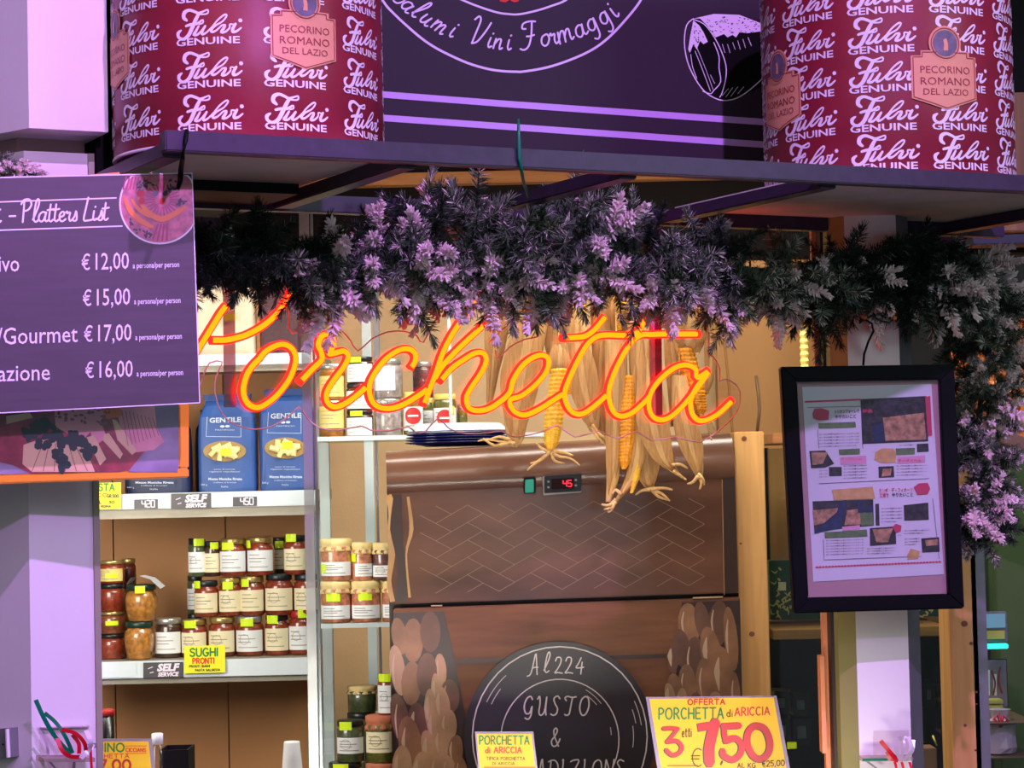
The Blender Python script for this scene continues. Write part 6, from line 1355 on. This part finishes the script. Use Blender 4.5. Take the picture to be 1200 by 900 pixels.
m = MB(); rd = random.Random(2); pc_ = P(1172, 886, 3.9); pc_.z = P(1150, 887, 3.85).z + .0008; m.lathe([(.028 * f, z) for f, z in ((.9, 0), (1.05, .01), (.95, .03), (1.0, .05), (.5, .06), (.7, .075), (.01, .078))], pc_, 14, lambda i, an: 1 + rd.uniform(-.12, .12)); m.build('wrapping', 'ribbon_silver', hg)
m = MB(); c = P(1173, 852, 3.87); m.tube([c, c + Vector((-.012, 0, .014)), c + Vector((-.004, 0, .022)), c, c + Vector((.012, 0, .012)), c + Vector((.004, 0, .02)), c], .003, 5); m.build('bow', 'ribbon_red', hg, smooth=True)
# orange wooden back panel with turned spindles and sloping beam
t = hb_(1120, 1260, 372, 520, 4.1, 'rust_wood', 'wooden_board', None, .02); tag(t, 'orange-brown wooden panel behind the right garland', 'panel')
sp = P(1168, 500, 3.9); m = MB(); m.lathe([(.016, 0), (.016, .03), (.021, .036), (.021, .05), (.016, .056), (.012, .062), (.016, .068), (.016, .074), (.012, .08), (.002, .081)], sp, 18); m.build('spindle', 'rust_wood', smooth=True, label='turned orange-brown wooden finial in front of the orange panel', cat='finial')
sp = P(1189, 508, 3.9); m = MB(); m.lathe([(.010 if i % 2 else .0125, i * .0045) for i in range(44)], sp, 16); m.build('spindle', 'rust_wood', smooth=False, label='ribbed orange-brown spindle right of the turned finial', cat='spindle')
bm_ = yplane(3.8, 0, 1180); m = MB(); m.slab([bm_.pt(x, y) for x, y in ((1100, 474), (1260, 535), (1260, 552), (1100, 490))], bm_.n, .2); m.build('beam', 'beam_brown', bevel=.002, label='brown sloping beam under the orange spindles at the right edge', cat='beam')
t = hb_(1150, 1290, 106, 272, 3.5, 'oak', 'wooden_board', None, .03); tag(t, 'oak coloured panel behind the right end of the overhead shelf', 'panel')
t = hb_(1140, 1290, 272, 287, 3.45, 'navy_beam', 'beam', None, .06); tag(t, 'dark navy horizontal beam at the right edge under the oak panel', 'beam')

# ================================================================ counter and what stands on it
zc = P(780, 955, 3.3).z
ct_ = thing('counter', (-.15, 3.45, 0), 'steel-topped counter under the price cards, mostly below the frame', 'counter')
m = MB(); m.box((-.17, 3.47, zc - .015), (.58, .32, .015)); m.build('worktop', 'counter_steel', ct_, bevel=.002); m = MB(); m.box((-.17, 3.50, (zc - .03) / 2), (.56, .28, (zc - .03) / 2)); m.build('base', 'white_paint', ct_)
def card(quad, outer, Y, matn, label, draws, name='price_card', yaw=0):
    pl = yplane(Y, yaw, (quad[0][0] + quad[1][0]) / 2); q = [pl.pt(*p) for p in quad]; t = thing(name, ((q[2].x + q[3].x) / 2, Y, zc), label, 'card')
    m = MB(); m.slab([pl.pt(*p) for p in outer], pl.n, .0015); m.build('sleeve', 'sleeve_edge', t, label='plastic sleeve edge')
    m = MB(); m.slab([pl.pt(x, y, .0012) for x, y in quad], pl.n, .0008); m.build('paper', matn, t)
    sf = Off(pl, .0012); by = {}
    for i, (mt, fn) in enumerate(draws):
        m = MB(); fn(m, Off(sf, i * .00025)); m.build('lettering', mt, t)
    m = MB(); m.slab([pl.pt(x, y, .0045) for x, y in outer], pl.n, .0004); m.build('sleeve_front', 'sleeve', t)
    return t
def big_digits(dx, dy, wd):
    def f(m, s):
        T = lambda pts: [(x + dx, y + dy) for x, y in pts]
        m.ribbon(s, T([(778, 853.5), (788, 853), (794.5, 854)]), 4.6 + wd, .0005); m.ribbon(s, T([(794.5, 854), (788, 862), (782, 869)]), 4.2 + wd, .0005); m.ribbon(s, T([(782, 869), (793, 868), (799, 875), (796, 882), (788, 884.5), (781, 879)]), 5 + wd, .0005)
        m.ribbon(s, T([(817.5, 852.5), (830, 850.5), (838.5, 850)]), 9 + wd, .0005, round_=False); m.ribbon(s, T([(838, 847), (834, 862), (831, 878), (831.5, 893)]), 12.5 + wd, .0005)
        m.ribbon(s, T([(866, 850), (855, 850.5), (848, 851)]), 7.5 + wd, .0005); m.ribbon(s, T([(848.5, 850), (849, 860), (850.5, 867)]), 6.5 + wd, .0005); m.ribbon(s, T([(850.5, 868), (862, 865), (869, 873), (867, 884), (858, 890), (848, 885), (847, 880)]), 7.5 + wd, .0005)
        m.ribbon(s, T([(885, 850.5), (877, 858), (876, 872), (883, 886), (893, 889), (901, 881), (902, 868), (896, 854)]), 8 + wd, .0005, closed=True)
    return f
card([(761, 819), (906.5, 817), (931, 955), (784, 955)], [(757, 817), (910, 815.5), (936, 955), (779, 955)], 3.3, 'yellow_card', 'large yellow handwritten offer card for porchetta priced seven fifty', [
    ('ink_black', big_digits(-.9, .3, 1.0)), ('ink_red', big_digits(0, 0, 0)),
    ('ink_red', lambda m, s: (m.hand(s, 'OFFERTA', (806, 825.6), 849, 6, 1.5, slope=-.01), m.hand(s, 'ARICCIA', (861, 838.6), 901.5, 9.2, 1.5, slope=-.03), m.rect2(s, 782, 896.4, 818, 897.6))),
    ('ink_green', lambda m, s: m.hand(s, 'PORCHETTA', (772, 842.5), 847.5, 12.6, 1.9, slope=-.01)),
    ('ink_black', lambda m, s: (m.hand(s, 'di', (851.5, 839.6), 858, 9, 1.1), m.hand(s, 'etti', (799, 863.5), 810, 12, 1.2, slope=-.05), m.hand(s, '€', (810, 898), 822, 21, 1.2), m.hand(s, ',', (844.5, 893), 846, 12, 2.4), m.hand(s, 'AL KG', (864, 899.3), 885, 5.2, 1.0), m.hand(s, '€25,00', (893, 898), 919, 6.4, 1.1, slope=-.04)))])
card([(558.6, 859.8), (623, 859.8), (633, 955), (568, 955)], [(556.5, 857.5), (625, 857.5), (636, 955), (565.5, 955)], 3.3, 'yellow_card', 'small yellow handwritten porchetta card in front of the charcoal emblem', [
    ('ink_green', lambda m, s: m.hand(s, 'PORCHETTA', (562, 872), 620, 9.6, 1.7)), ('ink_orange', lambda m, s: m.hand(s, 'di ARICCIA', (569, 882), 611, 6.6, 1.5)),
    ('ink_black', lambda m, s: (m.hand(s, 'TIPICA PORCHETTA', (570, 890.5), 615, 3.6, .6), m.hand(s, 'DI ARICCIA', (577, 896), 603, 3.0, .6))), ('ink_red', lambda m, s: m.rect2(s, 567, 898.4, 627, 899.4))])
card([(88, 869), (174, 868.5), (183, 955), (94, 955)], [(84, 866), (178, 865.5), (187.5, 955), (90, 955)], 3.32, 'yellow_card', 'yellow handwritten panino price card at the lower left beside the column', [
    ('ink_green', lambda m, s: m.hand(s, 'PANINO', (93, 880.6), 145.5, 9.6, 1.9)), ('ink_orange', lambda m, s: (m.hand(s, 'CICCIANS', (148, 880.8), 171, 4.2, 1.1), m.hand(s, 'PORCHETTA', (98, 888), 151.5, 4.6, 1.0), m.ribbon(s, [(147, 874), (172, 874)], .8, smooth=False), m.ribbon(s, [(147, 883), (172, 882.6)], .8, smooth=False))),
    ('ink_red', lambda m, s: m.hand(s, '7,00', (117, 902), 153, 11.5, 2.8)), ('ink_orange', lambda m, s: m.rect2(s, 100, 918, 170, 922))])
for i in range(3):
    c = P(342.5, 900, 3.6); m = MB(); z_ = zc + .0005 + i * .0165; m.lathe([(.0172, 0), (.0178, .002), (.0170, .004), (.0128, .050), (.0126, .052), (.001, .0515)], (c.x, 3.6, z_), 28)
    m.build('paper_cup', 'cup_white', smooth=True, label=['lowest', 'middle', 'topmost'][i] + ' upturned white paper cup of the nested stack below the shelves', cat='cup', group='nested paper cups')
c = P(123, 900, 3.72); bt = thing('bottle', (c.x, 3.72, zc), 'dark bottle with a red cap just right of the left column', 'bottle')
zc2 = P(123, 838, 3.72).z; m = MB(); m.lathe([(.0165, zc), (.0172, zc + .003), (.0172, zc2)], (c.x, 3.72, 0), 20); m.build('glass_body', 'black_gloss', bt, smooth=True); m = MB(); m.lathe([(.0178, zc2), (.0178, zc2 + .0085), (.015, zc2 + .0095)], (c.x, 3.72, 0), 20); m.build('cap', 'lid_red', bt, smooth=True)
c = P(185, 900, 3.66); jt = thing('bottle', (c.x, 3.66, zc), 'pale bottle with a white cap behind the panino card', 'bottle'); z1 = P(185, 872, 3.66).z; z2_ = P(185, 860, 3.66).z
m = MB(); m.lathe([(.010, zc), (.0105, zc + .002), (.0105, z1)], (c.x, 3.66, 0), 18); m.build('glass_body', 'sleeve', jt, smooth=True); m = MB(); m.lathe([(.0095, z1), (.0095, z2_), (.008, z2_ + .001)], (c.x, 3.66, 0), 18); m.build('cap', 'cup_white', jt, smooth=True)
a, b = P(187, 900, 3.7), P(221, 900, 3.7); ztb = P(200, 879, 3.7).z; bx = thing('box', ((a.x + b.x) / 2, 3.74, zc), 'black box with an open top on the counter left of the paper cups', 'box'); m = MB()
for p, q_ in (((a.x, 3.70), (b.x, 3.704)), ((a.x, 3.77), (b.x, 3.774)), ((a.x, 3.704), (a.x + .003, 3.77)), ((b.x - .003, 3.704), (b.x, 3.77))): m.box(((p[0] + q_[0]) / 2, (p[1] + q_[1]) / 2, (zc + ztb) / 2), (abs(q_[0] - p[0]) / 2, abs(q_[1] - p[1]) / 2, (ztb - zc) / 2))
m.build('sides', 'black', bx); m = MB(); m.box(((a.x + b.x) / 2, 3.737, zc + .002), ((b.x - a.x) / 2 - .004, .03, .0015)); m.build('bottom', 'black', bx)

# ---------------------------------------------------------------- small fittings on the columns
def strip(surf, pts, wd, matn, name, par, **k):
    """a ribbon through the air: (px, py, distance off the surface)"""
    a, ws = catmull([tuple(p) for p in pts], [wd] * len(pts), 5); L_ = []; R__ = []; n = len(a)
    for i in range(n):
        p, q = a[max(i - 1, 0)], a[min(i + 1, n - 1)]; dx, dy = q[0] - p[0], q[1] - p[1]; l = math.hypot(dx, dy) or 1; nx, ny = -dy / l * wd / 2, dx / l * wd / 2
        L_.append(surf.pt(a[i][0] + nx, a[i][1] + ny, a[i][2])); R__.append(surf.pt(a[i][0] - nx, a[i][1] - ny, a[i][2] + .001))
    m = MB(); m.grid([L_, R__]); return m.build(name, matn, par, smooth=True, **k)
CR_ = COLUMN_R; m = MB()
g1 = thing('acrylic_bracket', CR_.pt(70, 900, .02), 'small clear acrylic bracket on the front of the left column', 'bracket')
def cslab(surf, pts, off, th, matn, name, par): mm = MB(); mm.slab([surf.pt(x, y, off) for x, y in pts], surf.n, th); return mm.build(name, matn, par)
cslab(CR_, [(42, 885), (101, 884.5), (101, 889), (42, 889.5)], .035, .035, 'acrylic_edge', 'ledge', g1); cslab(CR_, [(46, 852), (103, 850.5), (103, 884), (46, 885)], .006, .004, 'acrylic', 'back_plate', g1)
cslab(CR_, [(46, 851.5), (103, 850), (103, 851), (46, 852.5)], .007, .005, 'ribbon_silver', 'plate_edge', g1); cslab(CR_, [(51, 890), (60, 900), (62, 900), (54, 890)], .02, .002, 'steel_dull', 'strut', g1); cslab(CR_, [(80, 890), (79, 905), (82, 905), (83, 890)], .02, .002, 'steel_dull', 'strut', g1)
rb = thing('ribbon_bow', CR_.pt(80, 884, .035), 'red green and silver ribbon bow tied to the bracket on the left column', 'ribbon')
strip(CR_, [(28, 816, .05), (38, 838, .05), (52, 860, .048), (70, 879, .045)], 5, 'ribbon_green', 'green_ribbon', rb); strip(CR_, [(41, 832, .04), (52, 842, .045), (62, 858, .05), (72, 878, .045)], 4.5, 'ribbon_green', 'green_ribbon', rb)
strip(CR_, [(53, 860, .05), (56, 872, .055), (65, 880, .055), (78, 882, .05)], 5, 'ribbon_red', 'red_ribbon', rb); strip(CR_, [(58, 850, .05), (72, 854, .055), (82, 864, .055), (86, 874, .05)], 4.5, 'ribbon_red', 'red_ribbon', rb); strip(CR_, [(70, 856, .05), (77, 866, .052), (78, 878, .05)], 4.5, 'ribbon_red', 'red_ribbon', rb); strip(CR_, [(91, 872, .05), (92, 886, .05), (93, 905, .05)], 3, 'ribbon_red', 'red_ribbon', rb)
strip(CR_, [(86, 851, .05), (90, 864, .055), (89, 874, .05), (80, 883, .05)], 5, 'ribbon_silver', 'silver_ribbon', rb); strip(CR_, [(38, 852, .03), (46, 868, .03), (48, 882, .03)], 3, 'ribbon_silver', 'silver_ribbon', rb); strip(CR_, [(84, 868, .052), (95, 866, .055), (96, 871, .05), (88, 873, .05)], 1.6, 'ribbon_silver', 'silver_ribbon', rb)
sk = thing('wall_socket', COLUMN_L.pt(8, 888, .01), 'square grey wall socket with a round white plug at the lower left edge', 'socket')
cslab(COLUMN_L, [(-14, 855), (21, 852), (22.5, 886), (-14, 888)], .012, .012, 'steel_dull', 'plate', sk); m = MB(); m.ell2(COLUMN_L, 0, 868, 6, 9, .016, 20); m.ell2(COLUMN_L, 0, 868, 6, 9, .028, 20); m.build('plug', 'white_paint', sk); m = MB(); m.ell2(COLUMN_L, 14, 871, 1.2, 1.3, .0125, 10); m.build('hole', 'black', sk)
cslab(COLUMN_L, [(19.5, 853), (21, 852.6), (22.5, 886), (21, 886.2)], .016, .016, 'white_paint', 'cover_edge', sk)
PP = Plane((0, YP, 0), (0, -1, 0))
g2 = thing('acrylic_bracket', PP.pt(1035, 888, .02), 'small greenish clear acrylic bracket on the right pillar', 'bracket')
cslab(PP, [(1006, 885), (1065, 884), (1065, 888), (1006, 889)], .035, .034, 'acrylic_edge', 'ledge', g2); cslab(PP, [(1023, 856), (1064, 855), (1064, 884), (1023, 885)], .006, .004, 'acrylic', 'back_plate', g2); cslab(PP, [(1006, 885), (1034, 884.6), (1036, 887.5), (1006, 888)], .036, .0006, 'ribbon_green', 'green_edge', g2)
cslab(PP, [(1010, 889), (1028, 902), (1031, 902), (1014, 889)], .02, .002, 'steel_dull', 'strut', g2)
rb = thing('ribbon_bow', PP.pt(1050, 886, .035), 'red and silver ribbon bow tied to the bracket on the right pillar', 'ribbon')
strip(PP, [(1025, 863, .05), (1034, 874, .05), (1045, 886, .045)], 5, 'ribbon_red', 'red_ribbon', rb); strip(PP, [(1033, 876, .045), (1037, 884, .045), (1046, 887, .045)], 4, 'ribbon_red', 'red_ribbon', rb)
for x_ in (1042, 1050, 1059): strip(PP, [(x_, 888, .045), (x_ + 1, 895, .05), (x_, 906, .045)], 3, 'ribbon_red', 'red_ribbon', rb)
for pts in ([(1049, 887, .045), (1042, 872, .055), (1044, 860, .055), (1050, 862, .05)], [(1049, 887, .045), (1051, 870, .055), (1054, 858, .05)], [(1049, 887, .045), (1060, 876, .055), (1063, 862, .05)], [(1052, 885, .05), (1060, 872, .06), (1056, 858, .055)]): strip(PP, pts, 4, 'ribbon_silver', 'silver_ribbon', rb)
